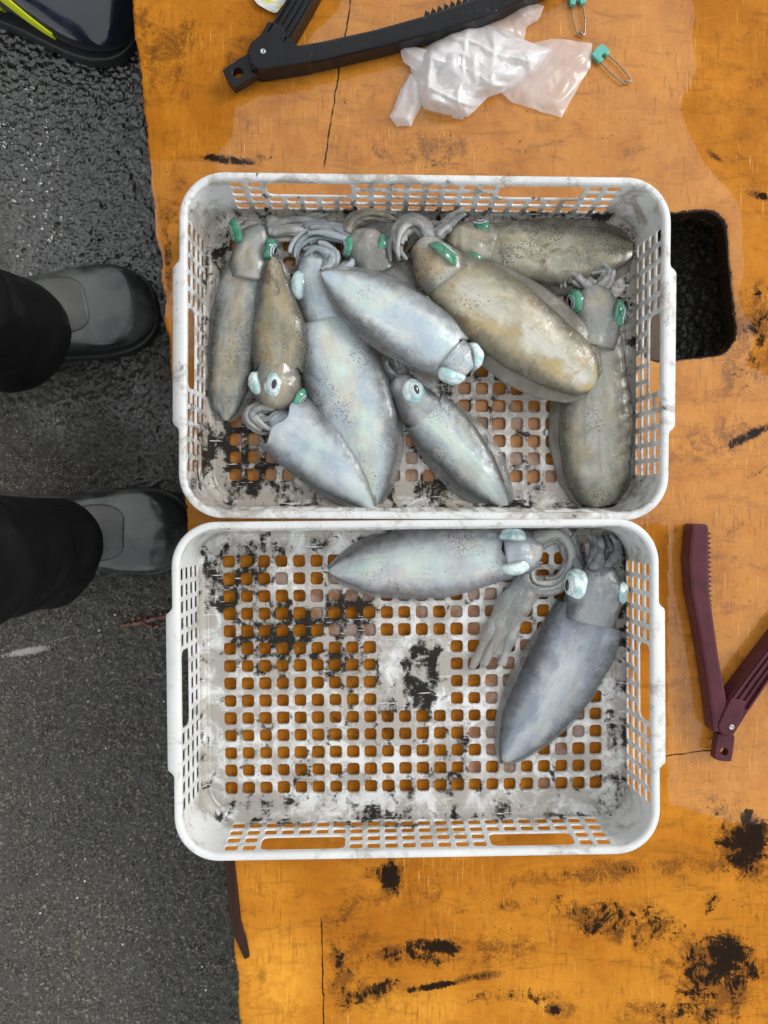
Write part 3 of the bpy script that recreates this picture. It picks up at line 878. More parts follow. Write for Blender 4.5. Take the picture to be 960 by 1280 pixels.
PALE = dict(c1=(.40, .46, .50), c2=(.53, .58, .60), c3=(.24, .26, .27))
def squid(label, axis, hw, zb, flat=.50, head=None, eyes=(), arms=(), skin=None, arm_skin=None, fin_skin=None, fin=12, view='v', seed=0.0, collar=.05):
    zo, zt = zb
    mid = P(*axis[len(axis) // 2], (zo + zt) / 2 + .015)
    root = empty('squid', (mid.x, mid.y, zo))
    LM = Matrix.Translation(root.location)
    tag(root, label, 'squid', 'squid laid out in the baskets')
    NT, NA = 84, 56
    kw = dict(FLESH_KW[skin.name]); kw.update({k: tuple(a * .28 + b * .72 for a, b in zip(kw[k], FLESH_KW[arm_skin.name][k])) for k in ('c1', 'c2', 'c3')})
    head_skin = flesh(skin.name.replace('skin', 'head_skin'), **kw)
    # half width and centre line in world metres
    ts = np.linspace(0, 1, NT)
    kn = np.array([0, .2, .4, .6, .8, .95, 1.0])
    hwp = np.array([max(0.6, float(v)) for v in np.interp(ts, kn, hw)])
    for _ in range(6):
        hwp[1:-1] = (hwp[:-2] + 2 * hwp[1:-1] + hwp[2:]) / 4
    zmid = zo + (zt - zo) * ts
    ctr = []
    pxs = crom([(a, b, 0) for a, b in axis], NT)
    for i in range(NT):
        h = hwp[i] * S(zmid[i] + .015) * flat
        z = zmid[i] + .62 * h
        p = P(pxs[i][0], pxs[i][1], z)
        ctr.append((p.x, p.y, z, hwp[i] * S(z), h))
    ctr = np.array(ctr)
    tan = np.gradient(ctr[:, :3], axis=0); tan[:, 2] *= .3
    tan /= np.linalg.norm(tan, axis=1)[:, None]
    lat = np.stack([-tan[:, 1], tan[:, 0], 0 * tan[:, 0]], 1); lat /= np.linalg.norm(lat, axis=1)[:, None]
    Ls = np.r_[0, np.cumsum(np.linalg.norm(np.diff(ctr[:, :3], axis=0), axis=1))]
    mb = MB(); V = []; sk = []; aa = []; tt = []
    flat_k = 1.0
    rings = [(-5, .90), (-4, .93), (-3, .955)]      # inner lining going back into the mantle
    order = [(int(8 - 2 * k), .80 + .05 * k) for k in range(4)] + [(0, .975)] + [(i, 1.0) for i in range(NT)]
    for (i, sc) in order:
        x, y, z, w, h = ctr[i]
        for k in range(NA):
            th = 2 * math.pi * k / NA
            cx_, sx_ = math.cos(th), math.sin(th)     # th: 90deg = top
            ex = abs(cx_) ** .86 * math.copysign(1, cx_)
            vz = math.copysign(abs(sx_) ** .80, sx_) * (h if sx_ > 0 else h * .62)
            p = ctr[i, :3] + lat[i] * (ex * w * sc * (1 + .085 * mnoise.noise(Vector((ts[i] * 3.2, seed + (5 if cx_ > 0 else 0), 0))))) + np.array([0, 0, vz * sc * (1 + .30 * mnoise.noise(Vector((ts[i] * 3.0, cx_ * 1.2, seed + 2))))])
            # scalloped margin
            mg = math.exp(-ts[i] / .05)
            p = p - tan[i] * mg * collar * Ls[-1] * (.5 + .5 * sx_) * (.7 if view == 'd' else -.5) * (1 - abs(cx_) ** 2 * .6)
            p = p - tan[i] * mg * .010 * mnoise.noise(Vector((cx_ * 1.8 + seed, sx_ * 1.8, seed)))
            if sc == 1.0:
                nz = (fbm(p, 9, seed, 2) * .006 + fbm(p, 30, seed, 2) * .0018) * min(1, w / .02) + fbm(p, 110, seed + 3, 2) * .0004
                dirv = lat[i] * cx_ + np.array([0, 0, max(sx_, -.2)])
                p = p + dirv * nz
                p = p + lat[i] * .0
            p[2] = max(p[2], zmid[i] + .0004)
            V.append(p); sk.append((Ls[i], ex * w, 0)); aa.append(cx_ if sx_ > 0 else math.copysign(1, cx_)); tt.append(ts[i])
    n = len(order)
    F = [(r * NA + k, (r + 1) * NA + k, (r + 1) * NA + (k + 1) % NA, r * NA + (k + 1) % NA) for r in range(n - 1) for k in range(NA)]
    F.append(tuple((n - 1) * NA + k for k in range(NA))[::-1])
    mb.add(V, F)
    mb.build('mantle', skin, root, attrs={'sk': np.array(sk), 'aa': aa, 'tt': tt}, local=LM)
    # two fins: thin wavy skirts along the flanks
    if fin:
        for sd in (1, -1):
            fb = MB(); V = []; sk = []; aa = []
            i0 = int(NT * .10); NW = 7
            for i in range(i0, NT):
                t = (i - i0) / (NT - 1 - i0)
                fw = fin * S(.02) * (math.sin(math.pi * min(1, t ** 1.25 * .86 + .03)) ** .7)
                x, y, z, w, h = ctr[i]
                for j in range(NW):
                    s = j / (NW - 1)
                    rip = math.sin(t * 22 + seed * 3 + sd) * .0016 * s + fbm((x * 40, y * 40, s), 1, seed, 2) * .003 * s
                    p = ctr[i, :3] + lat[i] * sd * (w * .93 + fw * s) + np.array([0, 0, -.10 * h - s * (.3 * h + .001) + rip])
                    p[2] = max(p[2], zmid[i] + .0008 + .0003 * s)
                    V.append(p); sk.append((Ls[i], sd * (w + fw * s), 0)); aa.append(sd * (.85 + .15 * s))
            nn = NT - i0
            F = [(a * NW + b, (a + 1) * NW + b, (a + 1) * NW + b + 1, a * NW + b + 1) for a in range(nn - 1) for b in range(NW - 1)]
            fb.add(V, F)
            o = fb.build('fin', fin_skin, root, attrs={'sk': np.array(sk), 'aa': aa, 'tt': np.zeros(len(V))}, local=LM)
            so = o.modifiers.new('thick', 'SOLIDIFY'); so.thickness = .0010; so.offset = 0
    # head: from inside the mantle to the crown of the arms
    if head:
        pts, hws, hz = head['pts'], head['hw'], head.get('z', zo + .012)
        fl = head.get('flat', .62)
        NH, NB = 30, 36
        q = crom([(a, b, 0) for a, b in pts], 100)[:84]; q = q[np.linspace(0, 83, NH).astype(int)]
        wv = np.interp(np.linspace(0, 1, NH), np.linspace(0, 1, len(hws)), hws)
        for _ in range(3): wv[1:-1] = (wv[:-2] + 2 * wv[1:-1] + wv[2:]) / 4
        c3 = np.array([tuple(P(a, b, hz)) for a, b, _ in q])
        tg = np.gradient(c3, axis=0); tg /= np.linalg.norm(tg, axis=1)[:, None] + 1e-9
        lt = np.stack([-tg[:, 1], tg[:, 0], 0 * tg[:, 0]], 1)
        Lh = np.r_[0, np.cumsum(np.linalg.norm(np.diff(c3, axis=0), axis=1))]
        hb = MB(); V = []; sk = []; aa = []
        for i in range(NH):
            w = wv[i] * S(hz)
            endf = math.sqrt(max(0.0, 1 - max(0, (i - NH * .80) / (NH * .20)) ** 2)) * .96 + .04
            for k in range(NB):
                th = 2 * math.pi * k / NB
                p = c3[i] + lt[i] * math.cos(th) * w * endf + np.array([0, 0, math.sin(th) * w * fl * endf])
                p = p + (lt[i] * math.cos(th) + np.array([0, 0, math.sin(th)])) * (fbm(p, 45, seed + 9, 3) * .005)
                for e_ in eyes:                       # sockets swell round the eyes
                    er_ = e_[2] * S(e_[7]); ec = np.array(tuple(P(e_[0], e_[1], e_[7])))
                    dv = ec - c3[i]; dv = dv / (np.linalg.norm(dv) + 1e-9)
                    p = p + dv * (.25 * er_ * math.exp(-(np.linalg.norm(p - ec) / (1.15 * er_)) ** 2))
                p[2] = max(p[2], .0095)
                V.append(p); sk.append((Lh[i] - .3, math.cos(th) * w, 0)); aa.append(math.cos(th))
        F = [(r * NB + k, r * NB + (k + 1) % NB, (r + 1) * NB + (k + 1) % NB, (r + 1) * NB + k) for r in range(NH - 1) for k in range(NB)]
        F += [tuple(range(NB))[::-1], tuple((NH - 1) * NB + k for k in range(NB))]
        hb.add(V, F)
        ho = hb.build('head', head_skin, root, attrs={'sk': np.array(sk), 'aa': aa, 'tt': np.zeros(len(V))}, local=LM)
        # eyes: oblate balls sunk into the head
        for (ex, ey, er, style, dx, dy, du, ez) in eyes:
            r = er * S(ez)
            ez = ez - r * .02
            c = P(ex, ey, ez)
            d = Vector((dx, -dy, du)).normalized()
            ax = Vector((0, 0, 1)).cross(d)
            if ax.length < .2: ax = Vector(tuple(tg[NH // 2]))
            ax.normalize()
            ay = d.cross(ax).normalized()
            def cap(a0, a1, nr, sx=1.0, sy=1.0, lift=0.0, nseg=28):
                mbx = MB(); V = []; F = []; A = []
                for a in range(nr + 1):
                    t = a0 + (a1 - a0) * a / nr
                    for k in range(nseg):
                        f = 2 * math.pi * k / nseg
                        v = Vector((math.sin(t) * math.cos(f) * sx, math.sin(t) * math.sin(f) * sy, math.cos(t)))
                        wob = 1 + .09 * mnoise.noise(Vector((v.x * 1.6 + seed, v.y * 1.6, v.z * 1.6 + ex)))
                        v = v * (r * wob + lift)
                        V.append(c + ax * v.x * 1.16 + ay * v.y * .96 + d * v.z * .86); A.append(t)
                for a in range(nr):
                    for k in range(nseg):
                        F.append((a * nseg + k, (a + 1) * nseg + k, (a + 1) * nseg + (k + 1) % nseg, a * nseg + (k + 1) % nseg))
                mbx.add(V, F)
                return mbx, A
            mbx, A = cap(0.001, math.pi - .001, 24)
            eo = mbx.build('eye', EYE_G if style == 'g' else EYE_S, root, local=LM, attrs={'ang': A})
            mbx, A = cap(.26, .46 if style == 's' else .36, 4, lift=.0002)
            mbx.build('iris', IRIS, eo, local=LM)
            mbx, A = cap(.001, .29, 6, 1.15, .72, lift=.0004)
            mbx.build('pupil', PUPIL, eo, local=LM)
    # arms
    for bi, b in enumerate(arms):
        path, na, spread, r0 = b[:4]
        z0 = b[4] if len(b) > 4 else zo + .006
        lay = b[5] if len(b) > 5 else .010
        nm = b[6] if len(b) > 6 else 'arm'
        if spread >= 7:
            q = crom([(a, b2, 0) for a, b2 in path], 30)[:25]
            ss = np.linspace(0, 1, 25)
            hwid = spread * S(.02) * (.75 + .35 * np.sin(ss * 7 + seed)) * np.clip((1 - ss) / .25, .05, 1) ** .5
            wb = MB()
            pts = np.array([tuple(P(a, b2, z0 + lay * .25)) for a, b2, _ in q])
            tube(wb, pts, hwid, 18, flat=min(.5, .0085 / (spread * S(.02))))
            wv_ = np.array(wb.v)
            wv_[:, 2] = np.maximum(wv_[:, 2], .0088)
            wv_ += np.array([[fbm(p_, 60, seed, 2) * .003, fbm(p_, 60, seed + 4, 2) * .003, 0] for p_ in wv_])
            wb.v = [tuple(p_) for p_ in wv_]
            sl = np.repeat(ss * .10, 18); an = np.tile(np.cos(np.arange(18) / 18 * 2 * math.pi), 25)
            wb.build('arm_web', arm_skin if nm == 'arm' else fin_skin, root, attrs={'sk': np.stack([sl + .5, an * .02, 0 * sl], 1), 'aa': an * .7, 'tt': np.zeros(len(wv_))}, local=LM)
        if nm == 'arm': na, r0 = min(10, int(na * 1.7 + 1)), r0 * .62
        for k in range(na):
            f = (k - (na - 1) / 2) / max(1, na - 1) * 2
            NP = 64
            q = crom([(a, b2, 0) for a, b2 in path], NP)
            tg = np.gradient(q[:, :2], axis=0); tg /= np.linalg.norm(tg, axis=1)[:, None] + 1e-9
            nrm = np.stack([-tg[:, 1], tg[:, 0]], 1)
            s = np.linspace(0, 1, NP)
            r = random.Random(int(seed * 100) + bi * 31 + k)
            ph, am = r.uniform(0, 6.28), r.uniform(3, 10)
            off = f * spread * (.55 + .45 * s) + am * np.sin(s * r.uniform(3, 7) + ph) * s
            ln = r.uniform(.66, 1.0)
            qq = q[:, :2] + nrm * off[:, None]
            zz = z0 + lay * (1 - abs(f)) * (1 - .6 * s) + r.uniform(0, .006) + .0015 * np.sin(s * 9 + ph)
            rr_ = r0 * S(.02) * (1 - s) ** .6 * r.uniform(.85, 1.15) + .0009
            rr_ = rr_ * (1 + (.06 if nm == 'arm' else .0) * np.sin(np.arange(NP) * 2.1 + k) + .14 * np.sin(np.arange(NP) * .37 + ph))
            m_ = int(NP * ln)
            pts = np.array([tuple(P(a, c_, max(z, .0088 + R_))) for (a, c_), z, R_ in zip(qq[:m_], zz[:m_], rr_[:m_])])
            ab_ = MB()
            tube(ab_, pts, rr_[:m_], 10, flat=.72)
            v = np.array(ab_.v)
            sl = np.repeat(np.linspace(0, .08, m_), 10)
            an = np.tile(np.cos(np.arange(10) / 10 * 2 * math.pi), m_)
            ab_.build(nm, arm_skin if nm == 'arm' else fin_skin, root, attrs={'sk': np.stack([sl + k * .21, an * .006, 0 * sl], 1), 'aa': an * .6, 'tt': np.zeros(len(v))}, local=LM)
    return root

GREY_FIN = flesh('fin_membrane', (.34, .35, .34), (.44, .44, .41), (.30, .31, .30), None, 0, speck=.4, seed=2.2, alpha=.50, thin=0)
TAN_FIN = flesh('tan_fin_membrane', (.30, .27, .19), (.38, .33, .22), (.26, .24, .19), None, 0, speck=.5, seed=5.2, alpha=.70, thin=0)
GREY_ARM = flesh('grey_arm_skin', (.28, .29, .29), (.42, .43, .42), (.19, .19, .19), None, 0, speck=.5, seed=1.4, patch=(.46, .55), speck_col=(.05, .04, .035), alpha=.86, thin=0)
PALE_ARM = flesh('pale_arm_skin', (.34, .39, .43), (.48, .53, .56), (.24, .27, .30), None, 0, speck=.25, seed=6.4, alpha=.9, thin=0)
DARK_ARM = flesh('dark_arm_skin', (.15, .16, .17), (.26, .275, .285), (.11, .115, .12), None, 0, speck=.4, seed=3.4, speck_col=(.03, .03, .03), alpha=.9, thin=0)
TAN_ARM = flesh('tan_arm_skin', (.27, .25, .20), (.38, .36, .30), (.19, .18, .15), None, 0, speck=.6, seed=4.4, patch=(.42, .52), speck_col=(.04, .03, .02), alpha=.9, thin=0)

# --- the full basket
squid('grey green squid with a tan back stripe, against the basket side wall', [(309, 335), (297, 410), (287, 480), (282, 526)], [28, 32, 33, 31, 25, 14, 4], (.009, .009), flat=.36,
      head=dict(pts=[(309, 350), (316, 310), (330, 290), (345, 286)], hw=[22, 25, 18, 14], z=.020), view='d', seed=1.1, fin=10,
      eyes=[(299, 289, 15, 'g', -1, .35, .35, .026), (335, 312, 13, 'g', 1, .3, .45, .028)],
      arms=[([(335, 290), (370, 285), (430, 283)], 8, 18, 6.5, .010, .012)],
      skin=flesh('grey_green_skin', (.18, .20, .18), (.36, .365, .33), (.12, .13, .125), (.42, .34, .22), .10, speck=.6, dash=.9, mottle=.5, warm=(.40, .32, .20), cool=(.16, .20, .19), seed=1.1, blotch=(.36, .37, .36), speck_col=(.04, .035, .03)), arm_skin=GREY_ARM, fin_skin=GREY_FIN)
squid('slender brown squid with one large white ringed eye, second from the side wall', [(349, 464), (350, 430), (346, 385), (343, 345), (342, 322)], [29, 33, 31, 23, 16, 9, 4], (.012, .030), flat=.52,
      head=dict(pts=[(349, 455), (346, 482), (340, 505), (335, 520)], hw=[24, 30, 28, 20], z=.024), view='d', seed=2.3, fin=7,
      eyes=[(343, 481, 15, 's', .1, .1, 1, .034), (322, 479, 13, 's', -.9, .2, -.1, .030), (372, 497, 12, 'g', 1, .6, .3, .026)],
      arms=[([(345, 505), (325, 508), (316, 520), (335, 530), (356, 526)], 5, 9, 7, .014, .008)],
      skin=flesh('brown_skin', (.25, .22, .15), (.36, .31, .19), (.20, .20, .17), (.34, .33, .26), .1, speck=.8, dash=.2, mottle=.55, warm=(.34, .24, .10), seed=2.3, blotch=(.07, .04, .025), patch=(.44, .52), speck_col=(.05, .025, .012)), arm_skin=GREY_ARM, fin_skin=GREY_FIN)
squid('large white squid belly up with a cream patch, long tip pointing at the lower rim', [(405, 392), (424, 450), (441, 515), (458, 580), (468, 632)], [36, 46, 52, 50, 36, 17, 5], (.010, .010), flat=.31,
      head=dict(pts=[(408, 400), (399, 350), (402, 315), (404, 300)], hw=[26, 30, 30, 24], z=.022), view='v', seed=3.7, fin=13,
      eyes=[(376, 357, 16, 's', -1, -.1, -.1, .026)],
      arms=[([(420, 345), (446, 322), (432, 295), (395, 288), (370, 305), (368, 335)], 6, 10, 8, .016, .012), ([(405, 340), (415, 320), (395, 310), (385, 325)], 2, 5, 8, .030, .004)],
      skin=flesh('white_belly_skin', **PALE, stripe=(.62, .58, .46), stripe_w=.12, speck=.8, seed=3.7, mint=.6, mottle=.12, blotch=(.33, .25, .20), blotch_t=.61), arm_skin=PALE_ARM, fin_skin=GREY_FIN)
squid('pointed white squid with a reddish speckled patch below the ringed eye', [(352, 527), (393, 562), (433, 602), (467, 636)], [40, 41, 38, 31, 20, 9, 3], (.010, .016), flat=.40,
      head=dict(pts=[(360, 535), (345, 520), (338, 512)], hw=[22, 20, 14], z=.014), view='v', seed=4.9, fin=7,
      skin=flesh('milky_skin', (.42, .48, .53), (.54, .59, .62), (.31, .33, .35), None, 0, speck=.9, seed=4.3, mint=.5, mottle=.10, patch=(.57, .62)), arm_skin=PALE_ARM, fin_skin=GREY_FIN)
squid('dark headed squid facing the rim, its body under the white one', [(470, 335), (498, 368), (528, 408), (552, 446)], [32, 40, 42, 36, 26, 13, 4], (.009, .009), flat=.42,
      head=dict(pts=[(472, 345), (459, 312), (460, 288), (461, 276)], hw=[26, 29, 29, 22], z=.022), view='d', seed=5.5, fin=16,
      eyes=[(438, 311, 13, 'g', -1, 0, .6, .026), (478, 308, 13, 'g', .9, .1, .55, .027)],
      arms=[([(434, 290), (445, 274), (470, 268), (500, 276)], 6, 8, 6, .014, .014)],
      skin=flesh('smoky_skin', (.16, .16, .155), (.25, .25, .24), (.12, .12, .12), None, 0, speck=.7, mottle=.5, seed=5.5, blotch=(.30, .29, .27), speck_col=(.04, .03, .03)), arm_skin=TAN_ARM, fin_skin=GREY_FIN)
squid('small pale squid lying alone on the grid, its white eye looking up', [(529, 513), (560, 546), (598, 590), (633, 634)], [34, 37, 35, 30, 20, 10, 5], (.009, .009), flat=.42,
      head=dict(pts=[(535, 520), (513, 494), (500, 474), (494, 460)], hw=[26, 25, 20, 16], z=.020), view='v', seed=6.2, fin=14,
      eyes=[(517, 490, 15, 's', .25, -.1, 1, .028)],
      arms=[([(505, 478), (495, 460), (490, 440)], 4, 12, 6, .010, .006)],
      skin=flesh('pale_grey_skin', (.33, .37, .385), (.44, .48, .485), (.24, .26, .26), (.50, .52, .45), .08, speck=.7, seed=6.9, mint=.35, mottle=.14), arm_skin=GREY_ARM, fin_skin=GREY_FIN)
squid('tan squid lying along the far rim, black freckles on its back', [(607, 310), (660, 316), (720, 318), (770, 313), (795, 308)], [32, 39, 41, 38, 30, 17, 5], (.009, .009), flat=.34,
      head=dict(pts=[(615, 312), (590, 304), (565, 298), (548, 294)], hw=[28, 28, 26, 18], z=.022), view='d', seed=7.7, fin=14,
      eyes=[(600, 285, 13, 'g', -.1, -1, .9, .026), (590, 326, 14, 'g', -.2, 1, .7, .027)],
      arms=[([(565, 296), (540, 290), (515, 300), (505, 320)], 7, 16, 7, .010, .010)],
      skin=flesh('freckled_tan_skin', (.24, .225, .155), (.43, .40, .30), (.15, .14, .10), None, 0, speck=.95, dash=.8, mottle=.5, warm=(.40, .32, .16), seed=7.7, blotch=(.10, .075, .05), patch=(.48, .54), speck_col=(.02, .015, .01)), arm_skin=TAN_ARM, fin_skin=TAN_FIN)
squid('squid with two green eyes standing upright along the hand hole side', [(738, 424), (741, 490), (744, 555), (749, 605), (752, 633)], [37, 41, 44, 44, 39, 28, 14], (.009, .009), flat=.29,
      head=dict(pts=[(738, 435), (744, 388), (737, 355), (728, 345)], hw=[30, 33, 28, 18], z=.022), view='d', seed=8.4, fin=16,
      eyes=[(721, 377, 14, 'g', -1, .2, .45, .028), (768, 393, 17, 'g', 1, .2, .40, .026)],
      arms=[([(740, 360), (715, 345), (705, 365)], 4, 10, 7, .012, .010), ([(750, 360), (760, 340), (735, 330)], 4, 9, 7, .012, .008)],
      skin=flesh('dashed_olive_skin', (.26, .255, .205), (.46, .445, .37), (.155, .15, .125), (.50, .50, .45), .15, speck=.8, dash=1.0, mottle=.4, warm=(.42, .33, .16), cool=(.25, .27, .24), seed=8.4, blotch=(.36, .28, .14), patch=(.56, .6), speck_col=(.02, .018, .015)), arm_skin=GREY_ARM, fin_skin=TAN_FIN)
squid('big golden tan squid lying diagonally across the others with pale cross dashes', [(547, 338), (600, 376), (655, 416), (708, 456), (742, 482)], [35, 47, 50, 48, 40, 26, 11], (.026, .038), flat=.30,
      head=dict(pts=[(560, 350), (537, 318), (527, 300), (520, 290)], hw=[30, 31, 26, 18], z=.044), view='d', seed=9.6, fin=19,
      eyes=[(551, 322, 20, 'g', .8, -1, .35, .054)],
      arms=[([(540, 305), (525, 280), (503, 284), (496, 305), (505, 330)], 6, 10, 7.5, .036, .010), ([(545, 295), (560, 278), (585, 274)], 3, 7, 7, .028, .008)],
      skin=flesh('golden_tan_skin', (.36, .32, .205), (.52, .49, .38), (.20, .17, .105), (.60, .59, .53), .14, speck=.8, dash=1.0, mottle=.4, warm=(.46, .33, .12), warm_amt=.75, seed=9.6, blotch=(.38, .24, .075), patch=(.58, .61), speck_col=(.02, .015, .01)), arm_skin=GREY_ARM, fin_skin=TAN_FIN)
squid('white squid on top of the pile, pale blue eyes bulging at its lower end', [(571, 448), (522, 414), (472, 383), (428, 356), (402, 341)], [30, 40, 42, 37, 26, 11, 3], (.032, .044), flat=.32,
      head=dict(pts=[(562, 443), (582, 461), (592, 470)], hw=[24, 25, 16], z=.044), view='v', seed=10.8, fin=9, collar=.07,
      eyes=[(564, 467, 16, 's', -.4, 1, -.25, .042), (592, 445, 15, 's', 1, -.2, -.25, .044)],
      skin=flesh('pearl_skin', (.46, .53, .58), (.60, .66, .68), (.36, .38, .39), None, 0, speck=.85, seed=10.8, mint=.35, mottle=.10, patch=(.56, .62)), arm_skin=PALE_ARM, fin_skin=GREY_FIN)
# --- the emptier basket
squid('white squid lying level along the shared rim, its curled arms to one side', [(640, 694), (580, 698), (520, 703), (460, 709), (412, 714)], [31, 38, 42, 40, 31, 14, 4], (.009, .009), flat=.36,
      head=dict(pts=[(630, 693), (656, 690), (675, 692), (685, 696)], hw=[26, 27, 26, 18], z=.022), view='v', seed=11.5, fin=9, collar=.08,
      eyes=[(641, 671, 15, 's', .1, -1, -.1, .026), (645, 706, 16, 's', .2, 1, -.1, .027)],
      arms=[([(668, 676), (700, 668), (716, 695), (700, 728), (668, 730), (664, 708), (684, 702)], 6, 10, 8.5, .010, .014),
            ([(665, 728), (640, 760), (615, 810), (598, 858)], 5, 17, 10, .010, .003, 'tentacle')],
      skin=flesh('white_red_speckled_skin', (.40, .43, .46), (.50, .53, .55), (.33, .33, .35), None, 0, speck=.95, seed=11.2, mint=.5, mottle=.12, patch=(.50, .58), speck_col=(.20, .06, .045)), arm_skin=GREY_ARM, fin_skin=GREY_FIN)
squid('blue grey squid with dark smudges, tip pointing away from the corner', [(738, 768), (714, 818), (686, 865), (655, 912), (630, 952)], [44, 50, 50, 43, 31, 15, 5], (.009, .009), flat=.36,
      head=dict(pts=[(736, 778), (744, 738), (743, 705), (742, 690)], hw=[32, 36, 34, 24], z=.024), view='v', seed=12.6, fin=10, collar=.04,
      eyes=[(721, 731, 18, 's', -1, .0, .45, .030), (772, 742, 15, 's', 1, .2, .4, .026)],
      arms=[([(725, 715), (712, 690), (722, 664)], 4, 10, 9, .014, .010), ([(755, 712), (768, 688), (758, 664)], 4, 12, 9, .014, .010), ([(742, 712), (745, 685), (735, 665)], 3, 8, 9, .026, .006)],
      skin=flesh('blue_grey_skin', (.21, .235, .275), (.34, .375, .41), (.13, .15, .175), (.46, .50, .53), .16, speck=.4, seed=12.6, blotch=(.06, .065, .075), blotch_t=.58, mottle=.25, speck_col=(.02, .02, .02)), arm_skin=DARK_ARM, fin_skin=GREY_FIN)

# ================================================================== fish grippers
def strip(pts, widths):
    """outline of a band along pixel points with half widths"""
    p = np.array(pts, float)
    tg = np.gradient(p, axis=0); tg /= np.linalg.norm(tg, axis=1)[:, None]
    nr = np.stack([-tg[:, 1], tg[:, 0]], 1)
    w = np.array(widths)[:, None]
    return [tuple(a) for a in (p + nr * w)] + [tuple(a) for a in (p - nr * w)[::-1]]
def gripper(label, col, cheek, pivot, jaw, jaw_w, handle, handle_w, tab, tab_r, teeth, tz=.026, rough=.34):
    pv = P(*pivot, tz)
    root = empty('fish_gripper', (pv.x, pv.y, 0))
    tag(root, label, 'gripper', 'plastic fish grippers on the pallet')
    mat = plain('gripper_plastic', col, rough, coat=.25, vary=.6, scale=45, bump=.2, spec=.15)
    steel = plain('rivet_steel', (.45, .44, .42), .3, metal=1.0)
    L0 = root.location
    def pl(pts, z): return [tuple((P(a, b, z) - L0).xy) for a, b in pts]
    mb = MB(); prism(mb, pl(strip(jaw, jaw_w), tz), .0008, tz)
    jo = bevel(mb.build('jaw', mat, root, smooth=False), .0036, 2)
    mb = MB(); prism(mb, pl(strip(handle, handle_w), tz), .0008, tz - .0016)
    ho = bevel(mb.build('handle', mat, root, smooth=False), .0014, 3)
    # raised flanges and ribs of the channel shaped handle
    hp = np.array(handle[1:], float)
    for f in (-.78, -.28, .24, .76):
        tg = np.gradient(hp, axis=0); tg /= np.linalg.norm(tg, axis=1)[:, None]
        nr = np.stack([-tg[:, 1], tg[:, 0]], 1)
        q = hp + nr * (np.array(handle_w[1:]) * f)[:, None]
        mb = MB(); prism(mb, pl(strip([tuple(a) for a in q], [1.4 if abs(f) > .5 else 1.1] * len(q)), tz), tz - .0022, tz + (.0022 if abs(f) > .5 else .001))
        bevel(mb.build('rib', mat, ho, smooth=False), .0005, 2)
    # hinge cheek with its rivet
    ck = cheek
    mb = MB(); prism(mb, pl(ck, tz), .0015, tz + .0022)
    co = bevel(mb.build('hinge', mat, root, smooth=False), .0016, 3)
    rv = MB()
    ring = []
    for r_, z_ in ((.0032, tz + .0022), (.0032, tz + .0032), (.0024, tz + .0036), (.0016, tz + .0036), (.0014, tz + .0026)):
        ring.append([(r_ * math.cos(a), r_ * math.sin(a), z_) for a in np.linspace(0, 2 * math.pi, 18, endpoint=False)])
    rv.add([p for r_ in ring for p in r_], [(k * 18 + i, k * 18 + (i + 1) % 18, (k + 1) * 18 + (i + 1) % 18, (k + 1) * 18 + i) for k in range(4) for i in range(18)] + [tuple(range(72, 90))])
    rv.build('rivet', steel, co)
    # lanyard tab with an eyelet
    tc = P(*tab, tz * .6) - L0
    d = Vector((-(tc.x), -(tc.y))).normalized(); sd = Vector((-d.y, d.x))
    a, b, hr = tab_r * S(.01) * 1.45, tab_r * S(.01) * .92, tab_r * S(.01) * .42
    N = 24
    out, inn = [], []
    for k in range(N):
        t = 2 * math.pi * k / N
        c_, s_ = math.cos(t), math.sin(t)
        m_ = max(abs(c_), abs(s_)) ** .8
        out.append(tc.xy + d * (c_ / m_ * a + a * .30) + sd * (s_ / m_ * b)); inn.append(tc.xy + d * c_ * hr + sd * s_ * hr)
    mb = MB()
    za, zb_ = tz * .78, tz * .30
    V = [(*p, za) for p in out] + [(*p, za) for p in inn] + [(*p, zb_) for p in inn] + [(*p, zb_) for p in out]
    mb.add(V, [((k % 4) * N + i, ((k + 1) % 4) * N + i, ((k + 1) % 4) * N + (i + 1) % N, (k % 4) * N + (i + 1) % N) for k in range(4) for i in range(N)])
    bevel(mb.build('lanyard_tab', mat, root, smooth=False), .0008)
    # teeth along the inner edge of the jaw
    (ax, ay), (bx, by), nrm, nt = teeth
    for k in range(nt):
        t = (k + .5) / nt
        cx_, cy_ = ax + (bx - ax) * t, ay + (by - ay) * t
        ux, uy = (bx - ax) / nt * .42, (by - ay) / nt * .42
        mb = MB(); prism(mb, pl([(cx_ - ux, cy_ - uy), (cx_ + nrm[0], cy_ + nrm[1]), (cx_ + ux, cy_ + uy), (cx_ - nrm[0] * .6, cy_ - nrm[1] * .6)], tz), .004, tz - .002)
        mb.build('tooth', mat, jo, smooth=False)
    return root, mat
black_root, _ = gripper('black plastic fish gripper, wet, lying open beside the crumpled bag', (.008, .008, .009), [(309, 66), (314, 54), (326, 44), (336, 27), (352, 32), (360, 46), (372, 58), (392, 64), (388, 78), (350, 84), (322, 88), (313, 80)], (329, 66),
        [(312, 74), (345, 72), (400, 63), (470, 47), (540, 28), (600, 8), (650, -14), (720, -44)], [13, 13, 12, 11.5, 12, 13, 13, 10],
        [(335, 70), (345, 48), (362, 20), (378, -8), (400, -50), (425, -95)], [14, 15, 15, 15, 15, 14], (298, 94), 15,
        ((530, 18), (650, -26), (-2.0, -5.5), 15))
